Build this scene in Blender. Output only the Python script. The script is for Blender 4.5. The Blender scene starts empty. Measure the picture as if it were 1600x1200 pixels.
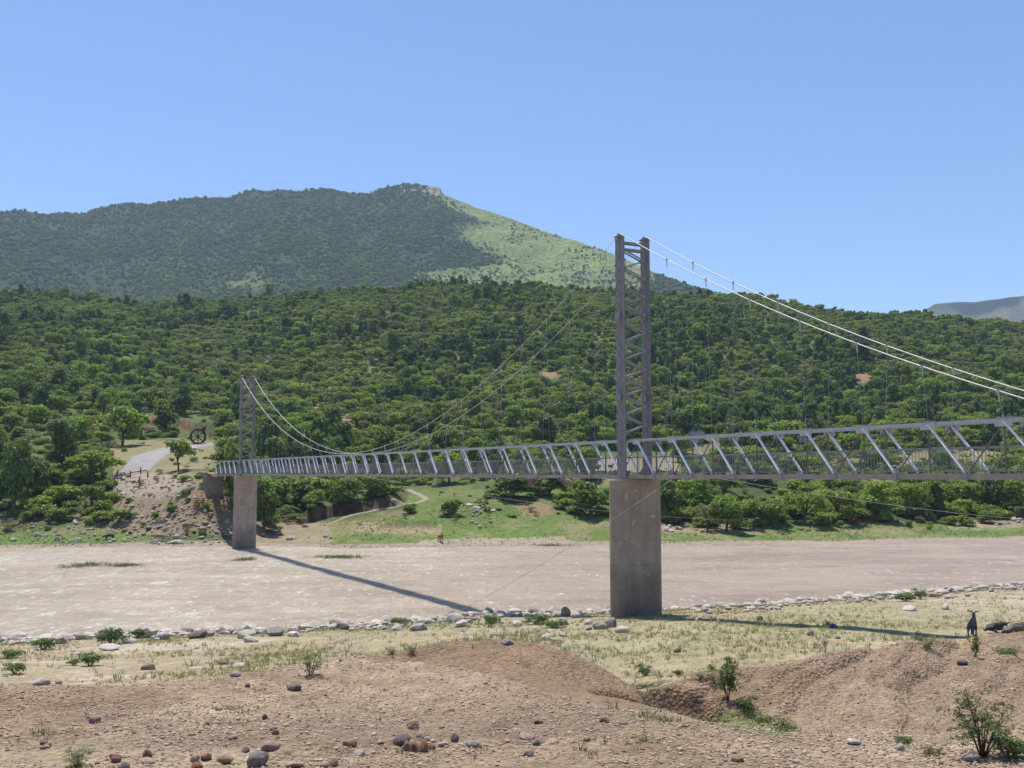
import bpy, bmesh, math, random
import numpy as np
from mathutils import Vector, Matrix, Euler

S = bpy.context.scene
COL = S.collection
R = math.radians
rng = np.random.default_rng(7)
random.seed(7)

# ------------------------------------------------------------------ camera, sky, sun, exposure
F = 1600.0                                   # focal length in photo pixels (photo is 1600 x 1200)
PITCH = math.atan(145.0 / F)                 # the level of the eye falls at y = 745 in the photo
cam_d = bpy.data.cameras.new("camera")
cam = bpy.data.objects.new("camera", cam_d); COL.objects.link(cam)
cam.location = (0, 0, 0); cam.rotation_euler = (math.pi / 2 + PITCH, 0, 0)
cam_d.sensor_width = 36; cam_d.lens = 36.0; cam_d.clip_start = 0.1; cam_d.clip_end = 20000
S.camera = cam

SUN_EL = R(70); SUN_DIR = Vector((-0.45, 0.89, 0)).normalized()
world = bpy.data.worlds.new("World"); S.world = world; world.use_nodes = True
wn = world.node_tree; wn.nodes.clear()
sky = wn.nodes.new('ShaderNodeTexSky'); sky.sky_type = 'NISHITA'; sky.sun_disc = False
sky.sun_elevation = SUN_EL; sky.sun_rotation = math.atan2(SUN_DIR.x, SUN_DIR.y)
sky.altitude = 600; sky.air_density = 1.0; sky.dust_density = 0.2; sky.ozone_density = 3.0
bg = wn.nodes.new('ShaderNodeBackground'); bg.inputs['Strength'].default_value = 0.098
wo = wn.nodes.new('ShaderNodeOutputWorld')
tint = wn.nodes.new('ShaderNodeMix'); tint.data_type = 'RGBA'; tint.blend_type = 'MULTIPLY'; tint.inputs[0].default_value = 1; tint.inputs[7].default_value = (0.90, 0.94, 1.05, 1)
wn.links.new(sky.outputs[0], tint.inputs[6]); wn.links.new(tint.outputs[2], bg.inputs[0]); wn.links.new(bg.outputs[0], wo.inputs[0])
sun_d = bpy.data.lights.new("sun", 'SUN'); sun_d.energy = 4.2; sun_d.angle = R(0.5); sun_d.color = (1.0, 0.95, 0.87)
sun = bpy.data.objects.new("sun", sun_d); COL.objects.link(sun)
sv = Vector((SUN_DIR.x * math.cos(SUN_EL), SUN_DIR.y * math.cos(SUN_EL), math.sin(SUN_EL)))
sun.rotation_euler = sv.to_track_quat('Z', 'Y').to_euler()
S.view_settings.view_transform = 'Standard'; S.view_settings.look = 'None'
S.view_settings.exposure = 0.66; S.view_settings.gamma = 1
S.cycles.max_bounces = 6; S.cycles.volume_bounces = 1; S.cycles.use_denoising = True
S.cycles.transparent_max_bounces = 8

# ------------------------------------------------------------------ small helpers
def ray(x, y):
    cx = (np.asarray(x, float) - 800) / F; sy = (600 - np.asarray(y, float)) / F
    den = math.cos(PITCH) - sy * math.sin(PITCH)
    return cx / den, (math.sin(PITCH) + sy * math.cos(PITCH)) / den
def proj(X, Y, Z):
    fw = Y * math.cos(PITCH) + Z * math.sin(PITCH); up = -Y * math.sin(PITCH) + Z * math.cos(PITCH)
    fw = np.maximum(fw, 0.01)
    return 800 + F * X / fw, 600 - F * up / fw

def hash2(ix, iy, s):
    ix = ix.astype(np.int64); iy = iy.astype(np.int64)
    h = (ix * 374761393 + iy * 668265263 + s * 1274126177) & 0xffffffff
    h = ((h ^ (h >> 13)) * 1103515245) & 0xffffffff
    h = ((h ^ (h >> 16)) * 2246822519) & 0xffffffff
    return ((h ^ (h >> 15)) & 0xffff) / 65535.0
def vnoise(x, y, s=0):
    x = np.asarray(x, float); y = np.asarray(y, float)
    x0 = np.floor(x); y0 = np.floor(y); fx = x - x0; fy = y - y0
    fx = fx * fx * fx * (fx * (fx * 6 - 15) + 10); fy = fy * fy * fy * (fy * (fy * 6 - 15) + 10)
    a = hash2(x0, y0, s); b = hash2(x0 + 1, y0, s); c = hash2(x0, y0 + 1, s); d = hash2(x0 + 1, y0 + 1, s)
    return (a * (1 - fx) + b * fx) * (1 - fy) + (c * (1 - fx) + d * fx) * fy
def fbm(x, y, s=0, o=4):
    t = 0; a = 0.5; n = 0
    for k in range(o):
        t = t + a * vnoise(x * 2 ** k + 13.7 * k, y * 2 ** k - 7.3 * k, s + k); n += a; a *= 0.5
    return t / n - 0.5
def sstep(a, b, x):
    t = np.clip((x - a) / (b - a), 0, 1); return t * t * (3 - 2 * t)
def inpoly(px, py, poly):
    c = np.zeros(np.shape(px), bool); n = len(poly)
    for i in range(n):
        x1, y1 = poly[i]; x2, y2 = poly[(i + 1) % n]
        if y1 == y2: continue
        k = ((y1 > py) != (y2 > py)) & (px < (x2 - x1) * (py - y1) / (y2 - y1) + x1)
        c ^= k
    return c

def tag(o, label=None, cat=None, group=None, kind=None):
    if label: o["label"] = label
    if cat: o["category"] = cat
    if group: o["group"] = group
    if kind: o["kind"] = kind
    return o
def link(name, me, mats=None, parent=None, loc=None):
    o = bpy.data.objects.new(name, me); COL.objects.link(o)
    if mats is not None:
        for m in (mats if isinstance(mats, (list, tuple)) else [mats]):
            if m.name not in me.materials: me.materials.append(m)
    if parent: o.parent = parent
    if loc is not None: o.location = loc
    return o
def empty(name, loc=(0, 0, 0), rz=0):
    o = bpy.data.objects.new(name, None); COL.objects.link(o); o.location = loc; o.rotation_euler = (0, 0, rz)
    o.empty_display_size = 0.3
    return o
def mesh_np(name, V, Fq, smooth=False):
    """numpy mesh; faces all of the same size"""
    me = bpy.data.meshes.new(name); V = np.asarray(V, np.float32); Fq = np.asarray(Fq, np.int32)
    k = Fq.shape[1]
    me.vertices.add(len(V)); me.vertices.foreach_set('co', V.ravel())
    me.loops.add(Fq.size); me.loops.foreach_set('vertex_index', Fq.ravel())
    me.polygons.add(len(Fq)); me.polygons.foreach_set('loop_start', np.arange(len(Fq), dtype=np.int32) * k)
    me.polygons.foreach_set('use_smooth', np.full(len(Fq), smooth))
    me.update(calc_edges=True)
    return me
def set_col(me, C, name='Col'):
    a = me.color_attributes.new(name, 'FLOAT_COLOR', 'POINT')
    C4 = np.ones((len(C), 4), np.float32); C4[:, :3] = C
    a.data.foreach_set('color', C4.ravel())

class MB:
    """collects boxes, bars and tubes; build() links them as one mesh object"""
    def __init__(self): self.bm = bmesh.new()
    def box(self, c, size, M=None):
        r = bmesh.ops.create_cube(self.bm, size=1)['verts']
        for v in r:
            v.co = Vector((v.co.x * size[0], v.co.y * size[1], v.co.z * size[2]))
            if M is not None: v.co = M @ v.co
            v.co += Vector(c)
        return self
    def bar(self, p, q, w, h, up=(0, 0, 1)):
        p = Vector(p); q = Vector(q); d = q - p; L = d.length
        x = d.normalized(); up = Vector(up)
        y = up.cross(x)
        if y.length < 1e-4: y = Vector((1, 0, 0)).cross(x)
        y.normalize(); z = x.cross(y)
        M = Matrix((x, y, z)).transposed()
        return self.box((p + q) / 2, (L, w, h), M)
    def tube(self, pts, r, n=6, caps=True, r2=None):
        pts = [Vector(p) for p in pts]; rings = []
        for i, p in enumerate(pts):
            d = (pts[min(i + 1, len(pts) - 1)] - pts[max(i - 1, 0)]).normalized()
            a = Vector((0, 0, 1)) if abs(d.z) < 0.9 else Vector((1, 0, 0))
            x = d.cross(a).normalized(); y = d.cross(x)
            rr = r if r2 is None else r + (r2 - r) * i / (len(pts) - 1)
            rings.append([self.bm.verts.new(p + (x * math.cos(t) + y * math.sin(t)) * rr) for t in [2 * math.pi * k / n for k in range(n)]])
        for a, b in zip(rings, rings[1:]):
            for k in range(n): self.bm.faces.new((a[k], a[(k + 1) % n], b[(k + 1) % n], b[k]))
        if caps: self.bm.faces.new(rings[0][::-1]); self.bm.faces.new(rings[-1])
        return self
    def lathe(self, prof, n=24, c=(0, 0, 0), ang=2 * math.pi):
        c = Vector(c); rings = []
        for r, z in prof:
            rings.append([self.bm.verts.new(c + Vector((r * math.cos(2 * math.pi * k / n), r * math.sin(2 * math.pi * k / n), z))) for k in range(n)])
        for a, b in zip(rings, rings[1:]):
            for k in range(n): self.bm.faces.new((a[k], a[(k + 1) % n], b[(k + 1) % n], b[k]))
        self.bm.faces.new(rings[0][::-1]); self.bm.faces.new(rings[-1])
        return self
    def prism(self, poly, depth, M=Matrix()):
        """polygon in local xz plane extruded along y, centred"""
        a = [self.bm.verts.new(M @ Vector((x, -depth / 2, z))) for x, z in poly]
        b = [self.bm.verts.new(M @ Vector((x, depth / 2, z))) for x, z in poly]
        n = len(poly)
        self.bm.faces.new(a); self.bm.faces.new(b[::-1])
        for k in range(n): self.bm.faces.new((a[k], b[k], b[(k + 1) % n], a[(k + 1) % n]))
        return self
    def build(self, name, mat, parent=None, loc=None, smooth=False, bevel=0):
        bmesh.ops.recalc_face_normals(self.bm, faces=self.bm.faces)
        if bevel:
            bmesh.ops.bevel(self.bm, geom=list(self.bm.edges), offset=bevel, segments=2, affect='EDGES', profile=0.6)
        me = bpy.data.meshes.new(name); self.bm.to_mesh(me); self.bm.free()
        if smooth: me.polygons.foreach_set('use_smooth', np.full(len(me.polygons), True))
        return link(name, me, mat, parent, loc)

# ------------------------------------------------------------------ materials
MATS = {}
def newmat(name):
    m = bpy.data.materials.new(name); m.use_nodes = True; nt = m.node_tree; nt.nodes.clear()
    out = nt.nodes.new('ShaderNodeOutputMaterial'); MATS[name] = m
    return m, nt, out
def N(nt, t, **kw):
    n = nt.nodes.new(t)
    for k, v in kw.items():
        if k.startswith('i_'): n.inputs[int(k[2:]) if k[2:].isdigit() else k[2:]].default_value = v
        else: setattr(n, k, v)
    return n
def mixc(nt, fac, a, b, mode='MIX'):
    n = nt.nodes.new('ShaderNodeMix'); n.data_type = 'RGBA'; n.blend_type = mode; n.clamp_factor = True
    for sock, v in ((n.inputs['Factor'], fac), (n.inputs['A'], a), (n.inputs['B'], b)):
        # colour sockets share the names A and B with float sockets: pick by type below
        pass
    fi = n.inputs[0]; ai = n.inputs[6]; bi = n.inputs[7]
    for sock, v in ((fi, fac), (ai, a), (bi, b)):
        if hasattr(v, 'is_output'): nt.links.new(v, sock)
        elif sock is fi: sock.default_value = v
        else: sock.default_value = (*v, 1) if len(v) == 3 else v
    return n.outputs[2]
def ramp(nt, fac, stops):
    n = nt.nodes.new('ShaderNodeValToRGB'); e = n.color_ramp.elements
    while len(e) > len(stops): e.remove(e[-1])
    while len(e) < len(stops): e.new(0.5)
    for k, (p, c) in enumerate(stops):
        e[k].position = p; e[k].color = (c, c, c, 1) if not hasattr(c, '__len__') else (*c, 1)
    nt.links.new(fac, n.inputs[0]); return n.outputs[0]
def coords(nt, kind='Object', scale=(1, 1, 1), rot=(0, 0, 0)):
    tc = nt.nodes.new('ShaderNodeTexCoord'); mp = nt.nodes.new('ShaderNodeMapping')
    mp.inputs['Scale'].default_value = scale; mp.inputs['Rotation'].default_value = rot
    nt.links.new(tc.outputs[kind], mp.inputs[0]); return mp.outputs[0]
def wcoords(nt, scale=(1, 1, 1), rot=(0, 0, 0)):
    g = nt.nodes.new('ShaderNodeNewGeometry'); mp = nt.nodes.new('ShaderNodeMapping')
    mp.inputs['Scale'].default_value = scale; mp.inputs['Rotation'].default_value = rot
    nt.links.new(g.outputs['Position'], mp.inputs[0]); return mp.outputs[0]
def noise(nt, vec, scale, detail=4, rough=0.55):
    n = nt.nodes.new('ShaderNodeTexNoise'); n.inputs['Scale'].default_value = scale
    n.inputs['Detail'].default_value = detail; n.inputs['Roughness'].default_value = rough
    nt.links.new(vec, n.inputs['Vector']); return n.outputs[0]
def bsdf(nt, out, col, rough=0.9, metal=0.0, spec=0.3, normal=None):
    b = nt.nodes.new('ShaderNodeBsdfPrincipled')
    for s, v in (('Base Color', col), ('Roughness', rough), ('Metallic', metal), ('Specular IOR Level', spec)):
        if hasattr(v, 'is_output'): nt.links.new(v, b.inputs[s])
        else: b.inputs[s].default_value = (*v, 1) if hasattr(v, '__len__') else v
    if normal is not None: nt.links.new(normal, b.inputs['Normal'])
    nt.links.new(b.outputs[0], out.inputs[0]); return b
def bump(nt, h, strength=0.5, dist=0.05):
    n = nt.nodes.new('ShaderNodeBump'); n.inputs['Strength'].default_value = strength; n.inputs['Distance'].default_value = dist
    nt.links.new(h, n.inputs['Height']); return n.outputs[0]

def mat_noisy(name, c1, c2, scale=3, rough=0.85, bumpd=0.01, metal=0.0, kind='Object', spec=0.3, stretch=(1, 1, 1)):
    m, nt, out = newmat(name); v = coords(nt, kind, stretch); n = noise(nt, v, scale, 6)
    c = mixc(nt, ramp(nt, n, [(0.3, 0.0), (0.7, 1.0)]), c1, c2)
    n2 = noise(nt, v, scale * 9, 3)
    c = mixc(nt, 0.25, c, ramp(nt, n2, [(0.3, 0.35), (0.7, 1.0)]), 'MULTIPLY')
    bsdf(nt, out, c, rough, metal, spec, bump(nt, n2, 0.5, bumpd)); return m

def mat_ground():
    m, nt, out = newmat('ground_soil')
    a = N(nt, 'ShaderNodeVertexColor', layer_name='Col')
    v = wcoords(nt)
    f1 = noise(nt, v, 1.3, 6, 0.65); f2 = noise(nt, v, 9.0, 5, 0.7)
    vor = N(nt, 'ShaderNodeTexVoronoi'); vor.inputs['Scale'].default_value = 13; nt.links.new(v, vor.inputs['Vector'])
    c = mixc(nt, 0.75, a.outputs[0], ramp(nt, f1, [(0.28, 0.55), (0.5, 0.9), (0.72, 1.25)]), 'MULTIPLY')
    c = mixc(nt, 0.75, c, ramp(nt, f2, [(0.3, 0.5), (0.5, 0.95), (0.7, 1.4)]), 'MULTIPLY')
    c = mixc(nt, 0.5, c, mixc(nt, 0.25, ramp(nt, vor.outputs['Color'], [(0.1, 0.5), (0.9, 1.3)]), (1, 1, 1)), 'MULTIPLY')
    h = N(nt, 'ShaderNodeMath', operation='SUBTRACT'); nt.links.new(f2, h.inputs[0]); nt.links.new(vor.outputs['Distance'], h.inputs[1])
    bsdf(nt, out, c, 0.95, 0, 0.15, bump(nt, h.outputs[0], 0.9, 0.06)); return m
def mat_hill():
    m, nt, out = newmat('mountain_cover')
    a = N(nt, 'ShaderNodeVertexColor', layer_name='Col')
    v = wcoords(nt); f1 = noise(nt, v, 0.02, 8, 0.7); f2 = noise(nt, v, 0.16, 4, 0.7)
    c = mixc(nt, 0.7, a.outputs[0], ramp(nt, f1, [(0.3, 0.6), (0.7, 1.3)]), 'MULTIPLY')
    c = mixc(nt, 0.8, c, ramp(nt, f2, [(0.35, 0.45), (0.65, 1.4)]), 'MULTIPLY')
    bsdf(nt, out, c, 0.95, 0, 0.1, bump(nt, f2, 0.8, 3.0)); return m
def mat_leaf(name, c_dark, c_mid, c_light, trans=0.3):
    m, nt, out = newmat(name)
    oi = N(nt, 'ShaderNodeObjectInfo'); g = N(nt, 'ShaderNodeNewGeometry')
    c = ramp(nt, oi.outputs['Random'], [(0.0, c_dark), (0.5, c_mid), (1.0, c_light)])
    c = mixc(nt, 0.8, c, ramp(nt, g.outputs['Random Per Island'], [(0.0, 0.55), (1.0, 1.45)]), 'MULTIPLY')
    pn = noise(nt, oi.outputs['Location'], 0.02, 3)
    c = mixc(nt, 0.55, c, ramp(nt, pn, [(0.35, (0.75, 0.8, 0.8)), (0.65, (1.3, 1.15, 0.9))]), 'MULTIPLY')
    d = N(nt, 'ShaderNodeBsdfPrincipled'); d.inputs['Roughness'].default_value = 0.6; d.inputs['Specular IOR Level'].default_value = 0.25
    t = N(nt, 'ShaderNodeBsdfTranslucent'); mx = N(nt, 'ShaderNodeMixShader'); mx.inputs[0].default_value = trans
    nt.links.new(c, d.inputs['Base Color'])
    ct = mixc(nt, 1.0, c, (1.15, 1.25, 0.55), 'MULTIPLY'); nt.links.new(ct, t.inputs['Color'])
    nt.links.new(d.outputs[0], mx.inputs[1]); nt.links.new(t.outputs[0], mx.inputs[2]); nt.links.new(mx.outputs[0], out.inputs[0])
    return m
def mat_rock():
    m, nt, out = newmat('weathered_stone')
    oi = N(nt, 'ShaderNodeObjectInfo'); v = coords(nt, 'Object')
    n1 = noise(nt, v, 2.2, 7, 0.65); n2 = noise(nt, v, 14, 5, 0.7)
    c = mixc(nt, 0.8, oi.outputs['Color'], ramp(nt, n1, [(0.3, 0.55), (0.55, 1.0), (0.75, 1.3)]), 'MULTIPLY')
    c = mixc(nt, 0.6, c, ramp(nt, n2, [(0.3, 0.6), (0.7, 1.25)]), 'MULTIPLY')
    bsdf(nt, out, c, 0.9, 0, 0.2, bump(nt, n2, 0.6, 0.04)); return m
def mat_island(name, lo, hi, rough=0.9, trans=0.0):
    m, nt, out = newmat(name); g = N(nt, 'ShaderNodeNewGeometry')
    c = ramp(nt, g.outputs['Random Per Island'], [(0.0, lo), (1.0, hi)])
    b = bsdf(nt, out, c, rough, 0, 0.2)
    if trans:
        t = N(nt, 'ShaderNodeBsdfTranslucent'); nt.links.new(c, t.inputs[0]); mx = N(nt, 'ShaderNodeMixShader'); mx.inputs[0].default_value = trans
        nt.links.new(b.outputs[0], mx.inputs[1]); nt.links.new(t.outputs[0], mx.inputs[2]); nt.links.new(mx.outputs[0], out.inputs[0])
    return m
def mat_water():
    m, nt, out = newmat('muddy_water')
    g = N(nt, 'ShaderNodeNewGeometry')
    v1 = wcoords(nt, (0.55, 0.22, 1)); v2 = wcoords(nt, (0.06, 0.10, 1))
    big = noise(nt, v2, 0.6, 4, 0.6); fine = noise(nt, v1, 2.2, 6, 0.75); mid = noise(nt, v1, 0.55, 5, 0.6)
    sx = N(nt, 'ShaderNodeSeparateXYZ'); nt.links.new(g.outputs['Position'], sx.inputs[0])
    # the broken, foaming water of the rapids lies up-river (towards -x) on the near side
    rx = N(nt, 'ShaderNodeMapRange', interpolation_type='SMOOTHSTEP'); rx.inputs[1].default_value = 10; rx.inputs[2].default_value = -25
    nt.links.new(sx.outputs[0], rx.inputs[0])
    foam0 = ramp(nt, fine, [(0.50, 0.0), (0.66, 1.0)])
    foam1 = ramp(nt, mid, [(0.42, 0.0), (0.60, 1.0)])
    fm = N(nt, 'ShaderNodeMath', operation='MULTIPLY'); nt.links.new(foam0, fm.inputs[0]); nt.links.new(foam1, fm.inputs[1])
    fm2 = N(nt, 'ShaderNodeMath', operation='MULTIPLY'); nt.links.new(fm.outputs[0], fm2.inputs[0]); nt.links.new(rx.outputs[0], fm2.inputs[1])
    c = mixc(nt, ramp(nt, big, [(0.35, 0.0), (0.65, 1.0)]), (0.40, 0.30, 0.222), (0.50, 0.385, 0.292))
    c = mixc(nt, rx.outputs[0], c, mixc(nt, ramp(nt, big, [(0.35, 0.0), (0.65, 1.0)]), (0.47, 0.378, 0.275), (0.58, 0.482, 0.36)))  # up-river base paler: sky sheen and glints painted in beside the foam
    c = mixc(nt, fm2.outputs[0], c, (0.78, 0.72, 0.62))
    fl = noise(nt, wcoords(nt, (2.4, 0.75, 1)), 1.0, 3, 0.6); fl2 = noise(nt, wcoords(nt, (0.05, 0.07, 1)), 1.0, 3, 0.6)
    c = mixc(nt, 1.0, c, ramp(nt, noise(nt, wcoords(nt, (0.16, 0.30, 1)), 1.0, 5, 0.7), [(0.3, (0.76, 0.75, 0.745)), (0.55, (1, 1, 1)), (0.75, (1.1, 1.1, 1.1))]), 'MULTIPLY')
    fk = N(nt, 'ShaderNodeMath', operation='MULTIPLY'); nt.links.new(ramp(nt, fl, [(0.63, 0.0), (0.69, 1.0)]), fk.inputs[0]); nt.links.new(ramp(nt, fl2, [(0.40, 0.15), (0.62, 1.0)]), fk.inputs[1])
    c = mixc(nt, fk.outputs[0], c, (0.85, 0.81, 0.74))  # sparkle flecks: glints off the ripples painted into the base colour
    hh = N(nt, 'ShaderNodeMath', operation='ADD'); nt.links.new(fine, hh.inputs[0]); nt.links.new(mid, hh.inputs[1])
    bsdf(nt, out, c, 0.22, 0, 0.5, bump(nt, hh.outputs[0], 1.0, 0.55)); return m
def mat_concrete():
    m, nt, out = newmat('stained_concrete')
    v = coords(nt, 'Object'); vs = coords(nt, 'Object', (1, 1, 0.12))
    n1 = noise(nt, v, 1.1, 6); n2 = noise(nt, vs, 2.5, 5, 0.6); n3 = noise(nt, v, 22, 4)
    c = mixc(nt, ramp(nt, n1, [(0.35, 0.0), (0.65, 1.0)]), (0.29, 0.238, 0.198), (0.38, 0.318, 0.268))
    c = mixc(nt, 0.7, c, ramp(nt, n2, [(0.32, 0.78), (0.6, 1.03)]), 'MULTIPLY')
    sx = N(nt, 'ShaderNodeSeparateXYZ'); nt.links.new(v, sx.inputs[0])
    w = N(nt, 'ShaderNodeMath', operation='PINGPONG'); w.inputs[1].default_value = 0.6; nt.links.new(sx.outputs[2], w.inputs[0])
    c = mixc(nt, 1.0, c, ramp(nt, w.outputs[0], [(0.0, 0.8), (0.03, 1.0)]), 'MULTIPLY')     # lift joints of the shuttering
    tl = N(nt, 'ShaderNodeMath', operation='ADD'); nt.links.new(sx.outputs[2], tl.inputs[0])
    wv = N(nt, 'ShaderNodeMath', operation='MULTIPLY'); wv.inputs[1].default_value = 1.6; nt.links.new(n1, wv.inputs[0]); nt.links.new(wv.outputs[0], tl.inputs[1])
    tr = N(nt, 'ShaderNodeMapRange'); tr.inputs[1].default_value = 0; tr.inputs[2].default_value = 10; nt.links.new(tl.outputs[0], tr.inputs[0])
    c = mixc(nt, 1.0, c, ramp(nt, tr.outputs[0], [(0.30, (0.62, 0.60, 0.58)), (0.52, (0.82, 0.80, 0.78)), (0.60, (0.98, 0.98, 0.98)), (0.95, (1.0, 0.97, 0.92))]), 'MULTIPLY')
    sp = noise(nt, v, 2.6, 2, 0.4)
    c = mixc(nt, ramp(nt, sp, [(0.69, 0.0), (0.72, 0.55)]), c, (0.5, 0.47, 0.43))
    bsdf(nt, out, c, 0.9, 0, 0.2, bump(nt, n3, 0.5, 0.02)); return m

M_GROUND = mat_ground(); M_HILL = mat_hill(); M_ROCK = mat_rock(); M_WATER = mat_water(); M_CONC = mat_concrete()
M_STEEL = mat_noisy('galvanised_steel', (0.42, 0.42, 0.43), (0.54, 0.54, 0.545), 4, 0.5, 0.002, 0.2)
M_TOWER = mat_noisy('dull_tower_steel', (0.24, 0.232, 0.238), (0.33, 0.32, 0.326), 2.5, 0.6, 0.002, 0.1)
M_BRIGHT = mat_noisy('sun_bright_steel', (0.80, 0.80, 0.80), (0.90, 0.90, 0.89), 5, 0.4, 0.001, 0.0)  # near-white base: sun glare on the ties put into the steel's colour
M_CHORD = mat_noisy('weathered_deck_beam', (0.30, 0.25, 0.21), (0.40, 0.35, 0.31), 2, 0.7, 0.003, 0.05)
M_CABLE = mat_noisy('galvanised_wire_rope', (0.42, 0.42, 0.42), (0.55, 0.55, 0.54), 8, 0.5, 0.001, 0.25)
M_STRUT = mat_noisy('dull_strut_steel', (0.13, 0.12, 0.115), (0.20, 0.185, 0.175), 4, 0.6, 0.002, 0.1)
M_RAIL = mat_noisy('balustrade_steel', (0.24, 0.25, 0.25), (0.33, 0.34, 0.34), 4, 0.55, 0.001, 0.2)
M_BARK = mat_noisy('rough_bark', (0.075, 0.055, 0.04), (0.16, 0.12, 0.09), 9, 0.95, 0.02, stretch=(1, 1, 0.3))
M_LEAF = {
    'round': mat_leaf('leaf_green', (0.129, 0.204, 0.033), (0.172, 0.259, 0.040), (0.231, 0.318, 0.050), 0.38),
    'dark': mat_leaf('leaf_dark', (0.070, 0.120, 0.031), (0.097, 0.157, 0.037), (0.129, 0.193, 0.044), 0.3),
    'acacia': mat_leaf('leaf_olive', (0.167, 0.223, 0.055), (0.218, 0.277, 0.066), (0.269, 0.325, 0.076), 0.38),
    'grey': mat_leaf('leaf_grey', (0.154, 0.175, 0.083), (0.199, 0.209, 0.099), (0.244, 0.246, 0.116), 0.3),
    'bush': mat_leaf('leaf_bush', (0.129, 0.198, 0.033), (0.181, 0.252, 0.044), (0.237, 0.312, 0.055), 0.38),
}
M_NEARLEAF = mat_leaf('leaf_riverside_bush', (0.10, 0.15, 0.055), (0.125, 0.18, 0.065), (0.15, 0.21, 0.075), 0.4)
M_DRYLEAF = mat_leaf('leaf_dusty_shrub', (0.15, 0.175, 0.085), (0.185, 0.21, 0.10), (0.22, 0.245, 0.12), 0.4)

# ------------------------------------------------------------------ the lie of the land: one height function H(X, Y)
WATER_Z = -8.5
XG = np.arange(-1200, 2801, 10.0)
def line(pts): p = np.array(pts, float); return np.interp(XG, p[:, 0], p[:, 1])
def smooth1(a, n): k = np.hanning(n); k /= k.sum(); return np.convolve(np.pad(a, n // 2, 'edge'), k, 'valid')[:len(a)]
ROWS = []
def row_yd(y, d, sm=7):
    y = smooth1(y, sm); d = smooth1(d, sm); u, v = ray(XG, y); ROWS.append((u, d, v * d)); return d, v * d
def row_dz(d, z):
    u, _ = ray(XG, np.full_like(XG, 900.0)); ROWS.append((u, d, z))
one = np.ones_like(XG)
row_dz(one * 2, one * -1.6)
row_yd(one * 1215, one * 11)
row_yd(line([(0, 1135), (600, 1130), (800, 1108), (1000, 1104), (1100, 1128), (1250, 1150), (1400, 1164), (1600, 1174)]),
       line([(0, 15), (800, 16), (1000, 16), (1100, 14.5), (1250, 13.3), (1400, 12.6), (1600, 12.4)]))
row_yd(line([(0, 1105), (600, 1085), (800, 1050), (950, 1078), (1010, 1092), (1100, 1130), (1250, 1147), (1400, 1152), (1600, 1166)]),
       line([(0, 16.8), (600, 18.6), (800, 20), (950, 20.2), (1010, 20.2), (1100, 20.3), (1250, 20), (1400, 18.5), (1600, 17.5)]))
dE, zE = row_yd(line([(0, 1072), (100, 1072), (200, 1066), (300, 1058), (400, 1045), (500, 1030), (600, 1020), (650, 1010), (700, 1003), (800, 1000), (850, 1005),
             (900, 1020), (950, 1045), (985, 1070), (1010, 1082), (1040, 1062), (1100, 1046), (1200, 1033), (1300, 1013), (1400, 998), (1500, 986), (1600, 980)]),
       line([(0, 18.5), (400, 20), (600, 21.5), (700, 22.3), (800, 22.5), (900, 22), (950, 21.6), (1000, 21.3), (1040, 21.8), (1100, 22.4), (1200, 22.9), (1300, 23.4), (1400, 24), (1500, 25.5), (1600, 27.5)]), 5)
drop = line([(0, 0.75), (700, 0.95), (950, 0.8), (1010, 0.4), (1100, 0.7), (1300, 0.8), (1500, 0.7), (1600, 0.6)])
dF = dE + line([(0, 2.6), (900, 2.4), (1100, 2.0), (1500, 1.0)]); u0, _ = ray(XG, 1040 * one); ROWS.append((u0, dF, zE - drop))
row_yd(line([(0, 1037), (400, 1022), (600, 1004), (700, 996), (800, 993), (900, 992), (1000, 987), (1100, 972), (1200, 982), (1300, 986), (1400, 988), (1500, 988), (1600, 977)]),
       line([(0, 37), (400, 40), (700, 41), (900, 42), (1000, 42), (1100, 43), (1200, 38.5), (1300, 36.5), (1400, 36), (1500, 37), (1600, 40)]))
row_yd(line([(0, 1008), (400, 990), (600, 984), (800, 969), (900, 965), (990, 960), (1100, 953), (1200, 948), (1300, 941), (1400, 934), (1500, 928), (1600, 922)]),
       line([(0, 48), (400, 52), (600, 54), (800, 55), (900, 53), (990, 50.5), (1100, 54), (1200, 58), (1300, 61), (1400, 64), (1500, 66), (1600, 68)]))
def row_water(y):
    y = smooth1(y, 5); u, v = ray(XG, y); d = WATER_Z / v; ROWS.append((u, d, one * WATER_Z)); return d
dI = row_water(line([(-300, 1012), (0, 1001), (200, 993), (400, 985), (600, 974), (755, 961), (900, 958), (1000, 957), (1100, 951), (1200, 945), (1300, 936), (1400, 928), (1500, 920), (1600, 913), (1900, 900)]))
row_dz(dI + 7, one * -10.4)
yL = line([(-300, 857), (0, 856), (330, 854), (420, 853), (560, 857), (700, 855), (900, 852), (1050, 850), (1300, 846), (1600, 841), (1900, 835)])
uL, vL = ray(XG, yL); dL0 = WATER_Z / vL
row_dz(dL0 - 8, one * -10.4)
dL = row_water(yL)
row_yd(line([(-300, 834), (0, 834), (200, 834), (330, 838), (450, 836), (520, 824), (600, 818), (700, 812), (850, 806), (950, 808), (1050, 824), (1200, 828), (1400, 826), (1600, 818), (1900, 810)]), dL + line([(0, 15), (200, 11), (280, 5), (350, 5), (420, 9), (520, 15)]))
row_yd(line([(-300, 790), (0, 790), (170, 790), (260, 765), (310, 749), (345, 747), (385, 772), (430, 800), (480, 806), (560, 796), (640, 781), (700, 776), (850, 775), (1000, 790), (1200, 795), (1400, 795), (1600, 788)]), dL + line([(0, 27), (200, 22), (280, 15.5), (350, 15), (420, 21), (520, 27)]))
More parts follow.
